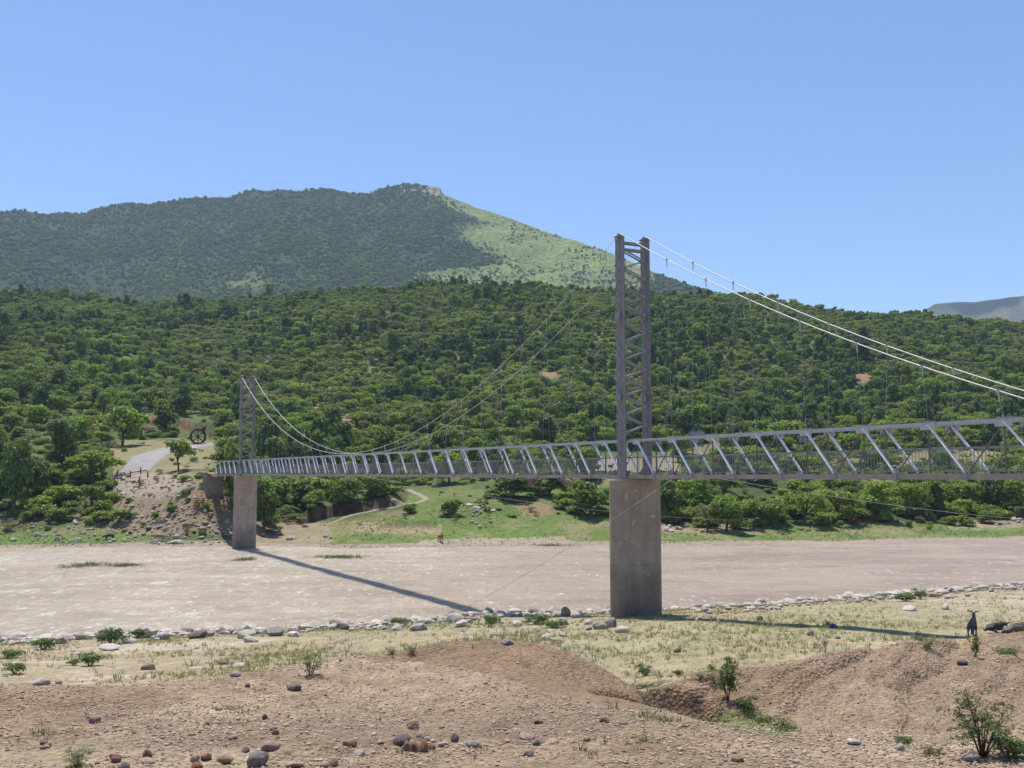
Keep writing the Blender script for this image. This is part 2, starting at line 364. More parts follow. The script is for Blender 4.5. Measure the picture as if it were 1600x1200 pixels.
row_yd(line([(-300, 738), (0, 735), (150, 722), (220, 716), (300, 722), (345, 733), (400, 748), (450, 755), (560, 757), (640, 757), (700, 750), (850, 746), (1000, 750), (1200, 752), (1400, 748), (1600, 745)]), dL + 44)
row_yd(line([(-300, 690), (0, 690), (150, 690), (250, 690), (350, 690), (450, 715), (560, 722), (700, 728), (850, 735), (1000, 735), (1200, 725), (1400, 722), (1600, 722)]), dL + 78)
row_yd(line([(-300, 640), (0, 640), (200, 650), (300, 655), (450, 680), (560, 690), (700, 690), (850, 700), (1000, 702), (1200, 690), (1400, 690), (1600, 690)]), dL + 112)
row_yd(line([(-300, 560), (0, 568), (200, 580), (400, 592), (600, 586), (800, 590), (1000, 595), (1200, 600), (1400, 600), (1600, 610)]), one * 330)
row_yd(line([(-300, 490), (0, 500), (200, 522), (400, 515), (600, 502), (800, 508), (1000, 512), (1200, 518), (1400, 524), (1600, 550)]), one * 410)
RIDGE = line([(-400, 425), (-200, 430), (0, 444), (120, 460), (230, 482), (320, 472), (450, 454), (560, 445), (700, 452), (850, 456), (1000, 460), (1080, 464), (1200, 470), (1440, 479), (1480, 488), (1600, 508), (1900, 540)])
dS, zS = row_yd(RIDGE, one * 510, 5)
row_dz(one * 600, zS - 6); row_dz(one * 760, zS - 45); row_dz(one * 1000, one * 20); row_dz(one * 3200, one * 15)

UG = np.linspace(-1.6, 1.6, 1281)
RD = np.array([np.interp(UG, u, d) for u, d, z in ROWS]); RZ = np.array([np.interp(UG, u, z) for u, d, z in ROWS])
for k in range(1, len(RD)): RD[k] = np.maximum(RD[k], RD[k - 1] + 0.3)
def H0(X, Y):
    X = np.asarray(X, float); Y = np.asarray(Y, float); shp = np.broadcast(X, Y).shape
    X = np.broadcast_to(X, shp).ravel(); Y = np.broadcast_to(Y, shp).ravel(); out = np.empty(X.shape)
    for a in range(0, len(X), 200000):
        x = X[a:a + 200000]; y = np.maximum(Y[a:a + 200000], 2.0)
        t = np.clip((x / y - UG[0]) / (UG[1] - UG[0]), 0, len(UG) - 1.001); i = t.astype(int); f = t - i
        d = RD[:, i] * (1 - f) + RD[:, i + 1] * f; z = RZ[:, i] * (1 - f) + RZ[:, i + 1] * f
        k = np.clip((d <= y).sum(0) - 1, 0, len(d) - 2); c = np.arange(len(x))
        d0 = d[k, c]; d1 = d[k + 1, c]; g = np.clip((y - d0) / (d1 - d0), 0, 1)
        out[a:a + 200000] = z[k, c] * (1 - g) + z[k + 1, c] * g
    return out.reshape(shp)
def H1(X, Y):
    return (H0(X, Y * 0.988) + H0(X, Y * 0.995) + H0(X, Y) + H0(X, Y * 1.005) + H0(X, Y * 1.012)) / 5
RIDE = (RD, RZ)
def row_d(k, X, Y): return np.interp(X / np.maximum(Y, 2), UG, RD[k])
R_LIP, R_GULLY, R_CREST, R_BACK, R_FLAT, R_BANK, R_EDGE, R_FAR, R_GRASS = 2, 3, 4, 5, 6, 7, 8, 11, 12
CUTS = []
def hit1(x, y, dmin=100):
    u, v = ray(x, y); Yq = np.arange(dmin, 260, 0.25 if dmin > 50 else 0.05); gq = H1(u * Yq, Yq) - v * Yq; i = int(np.argmax(gq >= 0)); return float(u * Yq[i]), float(Yq[i])
def detail(X, Y):
    """bumps, rills and cut banks on top of the smooth shape"""
    X = np.asarray(X, float); Y = np.asarray(Y, float)
    near = 1 - sstep(60, 80, Y)
    z = near * (0.16 * fbm(X / 3.1, Y / 3.1, 1, 4) + 0.07 * fbm(X / 0.7, Y / 0.7, 5, 4))
    dG = row_d(R_GULLY, X, Y); dC = row_d(R_CREST, X, Y)
    # erosion rills running down the bare clay mound from its crest into the gully
    px, py = proj(X, Y, H0(X, Y))
    rm = sstep(0, 2.0, Y - dG + 1) * (1 - sstep(-0.5, 1.0, Y - dC)) * sstep(1020, 1080, px)
    a = (X * 10.5 - Y * 7.2) / 12.7; b = (X * 7.2 + Y * 10.5) / 12.7
    w = a + 1.3 * fbm(X / 2.4, Y / 2.4, 9, 4)
    z = z - rm * (0.19 * (1 - np.abs(2 * (w / 1.5 - np.floor(w / 1.5)) - 1)) ** 2 * (0.4 + vnoise(b / 3, w / 2, 4)) + 0.08 * (1 - np.abs(2 * (w / 0.55 - np.floor(w / 0.55)) - 1)) ** 2)
    # left mound: a few shallow runnels
    lm = sstep(11, 13, Y) * (1 - sstep(-2, 0.3, Y - dC)) * (1 - sstep(600, 980, px)) 
    w2 = X * 0.55 - Y * 0.83 + 0.9 * fbm(X / 2.2, Y / 2.2, 19, 3)
    z = z - lm * 0.13 * np.maximum(0, 1 - np.abs(2 * (w2 / 3.4 - np.floor(w2 / 3.4)) - 1) * 4) 
    # holes scoured under the mound
    for hx, hy, rx, ry, dep in HOLES:
        q = ((X - hx) / rx) ** 2 + ((Y - hy) / ry) ** 2
        z = z - dep * np.exp(-(q * (1 + 0.5 * fbm(X * 3, Y * 3, 61, 3))) ** 4 * 0.7)
    far = sstep(0, 12, Y - row_d(R_FAR, X, Y)) * (1 - sstep(560, 700, Y))
    z = z + far * (1.1 * fbm(X / 19, Y / 19, 2, 4) + 0.35 * fbm(X / 3.5, Y / 3.5, 6, 3))
    hs = sstep(240, 330, Y)
    z = z + hs * (1 - sstep(600, 900, Y)) * (16 * fbm(X / 95, Y / 160, 3, 4))
    for cx_, cy_, hc, run in CUTS:          # eroded banks: a short cliff facing the river
        yc = np.interp(X, cx_, cy_) + 0.9 * fbm(X / 2.3, X * 0, 63, 3); m = sstep(cx_[0] - 1, cx_[0] + 2, X) * (1 - sstep(cx_[-1] - 2, cx_[-1] + 1, X)); t = Y - yc
        z = z + m * hc * sstep(0, 0.45, t) * (1 - sstep(run * 0.4, run, t)) * (0.75 + 0.5 * vnoise(X / 1.9, X * 0, 64))
    return z
def wpos(x, y, d):
    u, v = ray(x, y); return float(u * d), float(d), float(v * d)
HOLES = []
for (x, y, d, rx, ry, dep) in ((1480, 1165, 14.2, 0.75, 0.55, 0.75), (1070, 1102, 19.6, 0.75, 0.8, 0.55), (1000, 1092, 20.8, 0.8, 0.7, 0.5), (1015, 1072, 22.5, 0.6, 0.5, 0.4)):
    hx_, hy_ = hit1(x, y, 9); HOLES.append((hx_, hy_, rx, ry, dep))
for pts, hc, run in (([(462, 818), (500, 812), (530, 804), (575, 796), (625, 789)], 1.6, 12), ([(218, 668), (250, 666), (285, 669), (330, 680)], 1.8, 14), ([(590, 826), (640, 823), (690, 824)], 0.8, 8), ([(1190, 829), (1215, 826), (1240, 829)], 0.7, 6), ([(1335, 812), (1380, 811)], 0.9, 7), ([(800, 764), (905, 764)], 1.2, 8)):
    q = [hit1(*p) for p in pts]; CUTS.append(([a for a, b in q], [b for a, b in q], hc, run))
def H(X, Y): return H1(X, Y) + detail(X, Y)
def h(x, y): return float(H(np.array([float(x)]), np.array([float(y)]))[0])
STEPS = np.concatenate([np.arange(9, 30, 0.1), np.arange(30, 90, 0.2), np.arange(90, 260, 0.5), np.arange(260, 640, 2.0)])
def hit(x, y, dmin=9):
    """world point where the sight line through photo pixel (x, y) meets the ground"""
    u, v = ray(x, y); Y = STEPS[STEPS >= dmin]; g = H(u * Y, Y) - v * Y
    i = np.argmax(g >= 0) if (g >= 0).any() else len(Y) - 1
    return Vector((float(u * Y[i]), float(Y[i]), float(H(u * Y[i:i + 1], Y[i:i + 1])[0])))

# ------------------------------------------------------------------ ground sheet
ucol = np.concatenate([np.linspace(-2.6, -0.66, 24), np.linspace(-0.64, 0.64, 860), np.linspace(0.66, 2.6, 24)])
yrow = np.concatenate([np.linspace(-14, 9.5, 14), np.arange(9.8, 31, 0.055), np.arange(31, 84, 0.17), np.arange(84, 112, 2.0),
                       np.arange(112, 215, 0.42), np.arange(215, 560, 1.7), np.linspace(565, 1000, 24), np.linspace(1100, 3200, 8)])
UU, YY = np.meshgrid(ucol, yrow); XX = UU * (YY + 16)
ZZ = H(XX, YY)
nr, nc = XX.shape
PX, PY = proj(XX, YY, ZZ)
def grid_faces(nr, nc):
    i = np.arange(nr * nc).reshape(nr, nc)
    return np.stack([i[:-1, :-1], i[:-1, 1:], i[1:, 1:], i[1:, :-1]], -1).reshape(-1, 4)
gme = mesh_np('ground', np.stack([XX, YY, ZZ], -1).reshape(-1, 3), grid_faces(nr, nc), True)

# what lies on the ground where: gravel, bare clay, dry grass, turf, rubble, scrub
def lerp(a, b, t): return a + (b - a) * t[..., None]
c3 = lambda *v: np.array(v, float)
n1 = fbm(XX / 4, YY / 4, 31, 5); n2 = fbm(XX / 0.8, YY / 0.8, 41, 4); n3 = fbm(XX / 14, YY / 14, 51, 4)
C = np.empty(XX.shape + (3,)); C[:] = c3(0.31, 0.228, 0.152)
C = lerp(C, c3(0.37, 0.282, 0.20), sstep(-0.1, 0.2, n1))
C = C * (1 + 0.55 * np.clip(fbm(XX / 1.7, YY / 1.7, 33, 5), -0.35, 0.3) + 0.35 * fbm(XX / 6, YY / 3, 35, 4))[..., None]
dC = row_d(R_CREST, XX, YY); dGu = row_d(R_GULLY, XX, YY); dEd = row_d(R_EDGE, XX, YY)
wob = 22 * n2 + 18 * n1
clay_poly = [(560, 1030), (660, 1004), (760, 996), (850, 1000), (930, 1028), (1000, 1066), (1030, 1085), (1010, 1110), (930, 1098), (870, 1085), (800, 1062), (720, 1045), (650, 1035)]
clay = inpoly(PX + wob, PY + wob * 0.5, clay_poly) & (YY < 40)
C = lerp(C, c3(0.255, 0.174, 0.108), clay * 0.95)
rillmask = sstep(-1.5, 1.5, YY - dGu) * (1 - sstep(-0.2, 1.0, YY - dC)) * sstep(1020, 1060, PX)
C = lerp(C, c3(0.30, 0.213, 0.145), rillmask * 0.9)
clay2 = inpoly(PX + wob, PY + wob * 0.5, [(1030, 1060), (1100, 1042), (1220, 1035), (1290, 1055), (1230, 1090), (1180, 1120), (1090, 1110), (1040, 1090)]) & (YY < 40)
C = lerp(C, c3(0.265, 0.182, 0.112), clay2 * 0.85)
crestband = np.exp(-((YY - dC) / 0.7) ** 2) * sstep(1350, 1480, PX)
C = lerp(C, c3(0.34, 0.24, 0.14), crestband * 0.9)
leftcl = inpoly(PX + wob, PY + wob * .5, [(-50, 1075), (180, 1072), (330, 1075), (260, 1110), (120, 1140), (-50, 1120)]) & (YY < 40)
C = lerp(C, c3(0.27, 0.185, 0.12), leftcl * 0.75)
for hx, hy, rx, ry_, dep in HOLES:
    q = ((XX - hx) / (rx * 1.15)) ** 2 + ((YY - hy) / (ry_ * 1.25)) ** 2
    C = lerp(C, c3(0.215, 0.138, 0.085), np.exp(-q ** 3) * 0.85)
# bank flat: dry grass, pale sand, turf
flat = sstep(0.2, 1.6, YY - dC) * (YY < 95)
bank = lerp(np.broadcast_to(c3(0.375, 0.31, 0.20), C.shape), c3(0.48, 0.405, 0.305), sstep(-0.02, 0.14, n1 + 0.5 * n2))
bank = lerp(bank, c3(0.225, 0.24, 0.10), sstep(0.0, 0.16, n3 + 0.5 * n2 + 0.4 * n1) * 0.5)
C = lerp(C, bank, flat)
C = lerp(C, c3(0.45, 0.395, 0.33), np.exp(-((YY - dEd + 1.5) / 1.6) ** 2) * (YY < 95) * 0.7)
gull = inpoly(PX + wob, PY + wob * 0.5, [(1120, 1115), (1180, 1112), (1250, 1135), (1260, 1150), (1180, 1148), (1110, 1132)]) & (YY < 30)
C = lerp(C, c3(0.17, 0.20, 0.07), gull * 0.8)
C = lerp(C, c3(0.22, 0.24, 0.09), (sstep(0.1, 0.22, n1 + 0.3 * n3) * sstep(1100, 1150, PY) * 0.35 * (YY < 22)))
# far side
dFa = row_d(R_FAR, XX, YY); dGr = row_d(R_GRASS, XX, YY)
farm = sstep(-6, -3, YY - dFa) * (YY > 100)
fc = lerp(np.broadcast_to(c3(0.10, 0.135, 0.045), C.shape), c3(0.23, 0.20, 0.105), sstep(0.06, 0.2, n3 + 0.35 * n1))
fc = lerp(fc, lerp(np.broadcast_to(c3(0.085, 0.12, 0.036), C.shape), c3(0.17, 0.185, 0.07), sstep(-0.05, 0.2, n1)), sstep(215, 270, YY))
fc = lerp(fc, c3(0.27, 0.23, 0.12), sstep(225, 300, YY) * sstep(0.19, 0.25, n1 * .7 + n3 * 0.5) * 0.7)
turf = (1 - sstep(-1, 4, YY - dGr)) * sstep(395, 520, PX + 60 * n3)
fc = lerp(fc, lerp(np.broadcast_to(c3(0.14, 0.20, 0.05), C.shape), c3(0.235, 0.225, 0.105), sstep(-0.08, 0.2, n1 + 0.4 * n2)), turf)
turfl = (1 - sstep(-2, 3, YY - dGr)) * (1 - sstep(180, 260, PX + 60 * n3))
fc = lerp(fc, c3(0.13, 0.20, 0.05), turfl)
mud = sstep(0.0, 1.0, (dFa + 3.0 + 3 * n3) - YY)
fc = lerp(fc, c3(0.33, 0.27, 0.20), mud * sstep(-0.12, 0.05, n3 + 0.3))
def paint(poly, col, k=0.9, w=10, lim=(100, 400)):
    global fc
    m = inpoly(PX + w * (n1 * 2 + n2), PY + w * (n2 + n1), poly) & (YY > lim[0]) & (YY < lim[1])
    fc = lerp(fc, c3(*col), m * k)
paint([(175, 742), (345, 735), (370, 800), (380, 835), (200, 835), (190, 800)], (0.30, 0.225, 0.15), 0.85)
paint([(175, 735), (250, 738), (300, 745), (290, 775), (230, 780), (180, 768)], (0.37, 0.30, 0.235), 0.8)
paint([(200, 690), (335, 690), (340, 730), (180, 740), (150, 700)], (0.31, 0.26, 0.145), 0.75)
paint([(300, 770), (350, 765), (350, 800), (300, 800)], (0.28, 0.14, 0.075), 0.6)
paint([(215, 652), (265, 648), (310, 662), (330, 672), (300, 672), (250, 664), (218, 668)], (0.25, 0.12, 0.065), 0.75, 6)
paint([(395, 815), (450, 812), (520, 822), (520, 850), (395, 850)], (0.33, 0.26, 0.18), 0.7)
paint([(640, 765), (960, 755), (970, 812), (900, 815), (700, 825), (650, 815)], (0.135, 0.185, 0.05), 0.75)
paint([(550, 815), (690, 818), (690, 836), (560, 832)], (0.36, 0.27, 0.18), 0.7, 6)
paint([(805, 790), (855, 783), (870, 803), (810, 808)], (0.30, 0.20, 0.13), 0.75, 22)
paint([(655, 843), (880, 838), (900, 850), (650, 853)], (0.42, 0.35, 0.27), 0.7, 4)
paint([(985, 715), (1060, 715), (1060, 745), (985, 745)], (0.36, 0.29, 0.21), 0.8, 6)
paint([(1040, 690), (1130, 690), (1130, 712), (1040, 712)], (0.26, 0.21, 0.12), 0.5, 10)
paint([(1270, 692), (1340, 690), (1340, 706), (1270, 708)], (0.32, 0.20, 0.12), 0.7, 5)
paint([(1240, 712), (1600, 700), (1600, 722), (1240, 732)], (0.30, 0.25, 0.13), 0.7, 8)
paint([(1035, 818), (1200, 820), (1190, 834), (1035, 832)], (0.37, 0.28, 0.20), 0.75, 8)
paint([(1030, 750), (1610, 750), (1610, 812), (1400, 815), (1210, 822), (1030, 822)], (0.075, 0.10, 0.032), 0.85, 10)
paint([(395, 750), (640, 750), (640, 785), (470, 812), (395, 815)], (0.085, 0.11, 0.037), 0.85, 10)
paint([(1300, 806), (1380, 804), (1380, 815), (1300, 818)], (0.36, 0.17, 0.09), 0.8, 5)
paint([(1480, 812), (1600, 812), (1600, 824), (1480, 826)], (0.36, 0.28, 0.20), 0.75, 8)
for (x, y, w_, h_) in ((500, 640, 18, 7), (545, 655, 26, 8), (860, 585, 22, 6), (205, 560, 20, 5), (640, 590, 30, 8), (1350, 590, 22, 8), (700, 560, 20, 6), (930, 620, 18, 6), (430, 560, 24, 6), (1180, 560, 26, 6), (300, 590, 22, 6)):
    paint([(x - w_, y), (x, y - h_), (x + w_, y), (x, y + h_)], (0.34, 0.21, 0.13), 0.8, 5, (180, 520))
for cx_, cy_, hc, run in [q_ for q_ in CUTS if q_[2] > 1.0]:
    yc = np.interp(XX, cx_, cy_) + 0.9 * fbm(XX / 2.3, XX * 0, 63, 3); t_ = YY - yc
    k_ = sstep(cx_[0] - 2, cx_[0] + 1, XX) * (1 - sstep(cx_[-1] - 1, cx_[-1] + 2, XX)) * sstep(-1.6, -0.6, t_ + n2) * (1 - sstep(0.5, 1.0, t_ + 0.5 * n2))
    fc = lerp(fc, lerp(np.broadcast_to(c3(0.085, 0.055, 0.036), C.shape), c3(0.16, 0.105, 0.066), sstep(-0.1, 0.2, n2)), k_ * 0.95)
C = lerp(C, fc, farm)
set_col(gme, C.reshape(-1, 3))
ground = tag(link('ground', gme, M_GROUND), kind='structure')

# river: one broad sheet with low standing waves
xs = np.linspace(-420, 420, 420); ys = np.concatenate([np.linspace(38, 150, 260), np.linspace(152, 200, 8)])
WX, WY = np.meshgrid(xs, ys)
wz = WATER_Z + 0.10 * fbm(WX / 2.2, WY / 1.1, 71, 3) + 0.14 * fbm(WX / 9, WY / 4, 75, 3)
water = tag(link('river_water', mesh_np('river_water', np.stack([WX, WY, wz], -1).reshape(-1, 3), grid_faces(*WX.shape), True), M_WATER), kind='structure')

# gravel road and footpath lie on the ground as thin sheets
def ribbon(name, pix, width, mat, lift=0.05, nseg=60, dmin=100):
    P = [hit(x, y, dmin) for x, y in pix]; P = np.array([(p.x, p.y) for p in P])
    t = np.concatenate([[0], np.cumsum(np.hypot(*np.diff(P, axis=0).T))]); s = np.linspace(0, t[-1], nseg)
    x = smooth1(np.interp(s, t, P[:, 0]), 9); y = smooth1(np.interp(s, t, P[:, 1]), 9)
    tx = np.gradient(x); ty = np.gradient(y); L = np.hypot(tx, ty); nx = -ty / L; ny = tx / L
    w = np.interp(np.linspace(0, 1, nseg), np.linspace(0, 1, len(width)), width)
    V = []
    for k in np.linspace(-0.5, 0.5, 9):
        e = 1 + (0.25 * fbm(s / 1.7, s * 0 + k * 9, 81, 3) if abs(k) > 0.4 else 0)
        X = x + nx * w * k * e; Y = y + ny * w * k * e
        V.append(np.stack([X, Y, H(X, Y) + lift * (1 if abs(k) < 0.45 else -1.0)], -1))
    V = np.array(V)
    o = link(name, mesh_np(name, V.reshape(-1, 3), grid_faces(9, nseg), True), mat); return tag(o, kind='structure')
M_ROAD = mat_noisy('grey_gravel_road', (0.24, 0.225, 0.215), (0.31, 0.295, 0.28), 0.6, 0.95, 0.02)
M_PATH = mat_noisy('trodden_earth', (0.25, 0.21, 0.13), (0.32, 0.265, 0.175), 0.8, 0.95, 0.02)
ribbon('gravel_road', [(205, 741), (222, 725), (238, 711), (262, 702), (300, 698), (345, 694)], [5.5, 5.5, 5.0, 4.0, 3.2], M_ROAD, 0.12)
ribbon('dirt_footpath', [(505, 822), (535, 811), (575, 801), (615, 794), (655, 786), (668, 780), (650, 772), (636, 766)], [0.6, 0.8, 1.0, 1.0, 0.8], M_PATH, 0.12)

# ------------------------------------------------------------------ mountain and the hills far behind
RX = np.arange(-500, 2101, 3.0)
ridge_pts = [(-500, 300), (-300, 318), (-120, 326), (0, 331), (30, 328), (75, 334), (130, 333), (160, 325), (200, 318), (225, 321), (290, 311), (360, 307), (395, 297), (440, 296),
             (465, 300), (500, 294), (515, 294), (540, 301), (575, 302), (600, 293), (630, 287), (665, 290), (687, 294), (692, 303), (740, 322), (800, 342), (850, 361), (900, 376), (960, 398),
             (1020, 425), (1060, 438), (1090, 450), (1200, 480), (1500, 520), (2100, 560)]
ry = np.interp(RX, *np.array(ridge_pts, float).T) + 2.2 * fbm(RX / 22, RX * 0, 91, 4) * 2
T = np.concatenate([np.linspace(0, 1, 260), [1.03, 1.15, 1.4, 2.0]])
rd = 1700 + 160 * fbm(RX / 160, RX * 0, 95, 3) - 330 * sstep(700, 1100, RX) - 120 * (1 - sstep(0, 400, RX))
MXX = np.empty((len(T), len(RX))); MYY = MXX.copy(); MZZ = MXX.copy()
for k, t in enumerate(T):
    tt = min(t, 1.0); bd = 900.0
    u, v = ray(RX, ry); uz = v * rd
    d = bd + (rd - bd) * t
    z = 12 + (uz - 12) * (tt ** 1.12)
    if t > 1: z = z - (t - 1) * (uz + 30)
    MXX[k] = u * d; MYY[k] = d; MZZ[k] = np.maximum(z, -8)
sl = np.clip(np.minimum(T * 3, (1 - np.minimum(T, 1)) * 9), 0, 1)[:, None]
sp = np.abs(fbm(MXX / 260 + 0.0005 * MYY, MYY / 900, 97, 4))
MZZ = MZZ + sl * (90 * (sp - 0.12) + 12 * fbm(MXX / 60, MYY / 90, 98, 4))
MPX, MPY = proj(MXX, MYY, MZZ)
mme = mesh_np('mountain', np.stack([MXX, MYY, MZZ], -1).reshape(-1, 3), grid_faces(*MXX.shape), True)
bnd = np.interp(MPY, [285, 302, 330, 349, 365, 387, 412, 418, 425, 450], [655, 645, 695, 714, 727, 746, 790, 720, 660, 640])
mn = fbm(MXX / 70, MYY / 70, 99, 4)
GRASS = sstep(-26, 40, MPX - bnd + 110 * mn + 40 * fbm(MXX / 20, MYY / 20, 103, 3)) * (1 - 0.8 * sstep(1010, 1030, MPX) * sstep(410, 425, MPY))
MC = lerp(np.broadcast_to(c3(0.038, 0.060, 0.021), MXX.shape + (3,)), c3(0.165, 0.20, 0.062), GRASS)
lowg = (1 - sstep(420, 470, MPX)) * sstep(400, 440, MPY) * sstep(0.0, 0.2, mn)
MC = lerp(MC, c3(0.14, 0.175, 0.06), lowg * 0.8)
rocky = sstep(0.1, 0.2, fbm(MXX / 25, MYY / 40, 101, 3) + 0.1) * np.exp(-((MPY - 295) / 7) ** 2) * sstep(590, 620, MPX) * (1 - sstep(690, 700, MPX))
MC = lerp(MC, c3(0.30, 0.26, 0.21), rocky)
set_col(mme, MC.reshape(-1, 3))
mountain = tag(link('mountain', mme, M_HILL), kind='structure')

fx = np.arange(1250, 2300, 5.0)
fy = np.interp(fx, [1250, 1400, 1460, 1490, 1520, 1545, 1560, 1575, 1600, 1700, 1900, 2300], [530, 512, 475, 473, 472, 469, 468, 465, 462, 450, 440, 430]) + 2 * fbm(fx / 25, fx * 0, 111, 4)
FT = np.concatenate([np.linspace(0, 1, 60), [1.05, 1.3]])
u, v = ray(fx, fy); FZ = []; 
for t in FT:
    d = 2100 + 700 * t + 0 * fx; zt = v * 2800
    z = 15 + (zt - 15) * min(t, 1) ** 0.9 - max(0, t - 1) * zt * 2
    z = z + 45 * min(1, 4 * t * max(0, 1 - t)) * fbm(u * d / 120, d / 200, 115, 4)
    FZ.append(np.stack([u * d, d, np.maximum(z, -8)], -1))
FZ = np.array(FZ); fpx, fpy = proj(FZ[..., 0], FZ[..., 1], FZ[..., 2])
fme = mesh_np('distant_hills', FZ.reshape(-1, 3), grid_faces(len(FT), len(fx)), True)
fn = fbm(FZ[..., 0] / 90, FZ[..., 1] / 120, 117, 4)
FC = lerp(np.broadcast_to(c3(0.014, 0.022, 0.012), FZ.shape), c3(0.13, 0.11, 0.065), sstep(-4, 6, (fpx - 1530) / 8 - (488 - fpy) + 60 * fn))
FC = lerp(FC, c3(0.07, 0.095, 0.035), sstep(0.02, 0.1, fn) * (fpx < 1545) * 0.6)
set_col(fme, FC.reshape(-1, 3))
tag(link('distant_hills', fme, M_HILL), kind='structure')

# ------------------------------------------------------------------ suspension footbridge on two concrete piers
def at(x, y, d): return Vector(wpos(x, y, d))
PN = at(992, 745, 50.0); PF = at(384, 745, 123.0)
AX = Vector((PN.x - PF.x, PN.y - PF.y, 0)); SPAN = AX.length; AX.normalize()         # from the far tower towards the near one
PERP = Vector((-AX.y, AX.x, 0)); PERP = PERP if PERP.x > 0 else -PERP                  # towards the far (downstream) side
S_END, S_START = SPAN + 41.0, -18.3           # measured from the far tower
def zdeck(s): return 0.17 - 0.22 * min(max(s / SPAN, 0), 1)
def bp(s, off, z): return Vector((PF.x, PF.y, 0)) + AX * s + PERP * off + Vector((0, 0, zdeck(s) + z))
HT, TOFF, TW = 1.80, 0.54, 0.75
PANEL = 2.82
bridge = tag(empty('suspension_footbridge', (PN.x, PN.y, -0.2)), 'long grey steel truss suspension footbridge on two towers across the muddy river', 'bridge')
BL = bridge.location.copy()
def part(mb, name, mat, parent=bridge, label=None, smooth=False):
    o = mb.build(name, mat, None, smooth=smooth); o.parent = parent
    o.matrix_parent_inverse = Matrix.Translation(-BL) if parent is bridge else Matrix.Identity(4)
    if label: o['label'] = label
    return o
node0 = SPAN - (50 - 49.07) * -1.0 / abs(AX.y)     # a top node sits just past the near tower
node0 = SPAN + (50 - 49.07) / abs(AX.y)
nodes = sorted([node0 + k * PANEL for k in range(-40, 60) if S_START + 0.5 < node0 + k * PANEL < S_END])
# deck: timber-brown edge beams, floor slats
mb = MB(); step = 6.0; s = S_START
cuts = list(np.arange(S_START, S_END, step)) + [S_END]
for a, b in zip(cuts, cuts[1:]):
    mb.bar(bp(a, 0, 0.115), bp(b, 0, 0.115), 0.92, 0.05)
for s in nodes:
    for q in (s, s + PANEL / 2):
        mb.bar(bp(q, -0.47, 0.045), bp(q, 0.47, 0.045), 0.08, 0.08)
part(mb, 'deck', M_CHORD)
for sg in (-1, 1):
    mb = MB(); mt = MB()
    for a, b in zip(cuts, cuts[1:]):
        mb.bar(bp(a, sg * TOFF, 0.055), bp(b, sg * TOFF, 0.055), 0.10, 0.19)
        mt.bar(bp(a, sg * TOFF, HT), bp(b, sg * TOFF, HT), 0.08, 0.08)
    part(mb, 'bottom_chord', M_CHORD)
    for s in nodes:      # gusset plates at the top nodes, shoes at the bottom nodes
        mt.bar(bp(s - 0.30, sg * (TOFF + 0.062), HT - 0.09), bp(s + 0.30, sg * (TOFF + 0.062), HT - 0.09), 0.012, 0.24)
        mt.bar(bp(s - 0.24, sg * (TOFF), HT + 0.065), bp(s + 0.24, sg * (TOFF), HT + 0.065), 0.14, 0.02)
    part(mt, 'top_chord', M_STEEL)
order = sorted(nodes, reverse=True)
proto = {}
def shape_for(kind, sg):
    """posts, diagonals, balustrade panels and hangers repeat: one mesh of each, copied along the deck"""
    mb = MB(); o0 = bp(0, 0, 0); R0 = lambda ds, off, z: AX * ds + PERP * off + Vector((0, 0, z))
    if kind == 'post': mb.bar(R0(0, sg * TOFF, 0.15), R0(0, sg * TOFF, HT - 0.055), 0.042, 0.042, AX); mt = M_STRUT
    if kind == 'node_plate':
        mb.bar(R0(PANEL / 2 - 0.16, sg * (TOFF + 0.056), 0.14), R0(PANEL / 2 + 0.16, sg * (TOFF + 0.056), 0.14), 0.016, 0.30)
        mb.bar(R0(PANEL / 2 - 0.07, sg * (TOFF + 0.075), 0.06), R0(PANEL / 2 + 0.07, sg * (TOFF + 0.075), 0.06), 0.04, 0.26); mt = M_TOWER
    if kind == 'tie': mb.bar(R0(0, sg * (TOFF + 0.02), HT - 0.05), R0(PANEL / 2, sg * (TOFF + 0.02), 0.13), 0.03, 0.115, PERP); mt = M_BRIGHT
    if kind == 'strut': mb.bar(R0(PANEL / 2, sg * (TOFF - 0.02), 0.13), R0(PANEL, sg * (TOFF - 0.02), HT - 0.05), 0.036, 0.036, PERP); mt = M_STRUT
    if kind == 'balustrade_panel':
        y = sg * (TOFF - 0.075)
        mb.bar(R0(0.02, y, 0.98), R0(PANEL - 0.02, y, 0.98), 0.035, 0.04); mb.bar(R0(0.02, y, 0.24), R0(PANEL - 0.02, y, 0.24), 0.03, 0.03)
        n = 20
        for k in range(n): mb.bar(R0(0.06 + k * (PANEL - 0.12) / (n - 1), y, 0.25), R0(0.06 + k * (PANEL - 0.12) / (n - 1), y, 0.97), 0.011, 0.011, AX)
        mt = M_RAIL
    o = mb.build(kind, mt); me = o.data; bpy.data.objects.remove(o); return me
def place(kind, s, sg):
    if (kind, sg) not in proto: proto[(kind, sg)] = shape_for(kind, sg)
    o = bpy.data.objects.new(kind, proto[(kind, sg)]); COL.objects.link(o); o.parent = bridge
    o.location = bp(s, 0, 0) - BL; return o
cnt = {'tie': 0, 'strut': 0}
rest = {'tie': [], 'strut': []}
for s in order:
    for sg in (-1, 1):
        place('post', s, sg)
        if s + PANEL < S_END:
            place('balustrade_panel', s, sg); place('node_plate', s, sg)
            for k in ('tie', 'strut'):
                place(k, s, sg); cnt[k] += 1
print('panels', len(nodes), cnt)
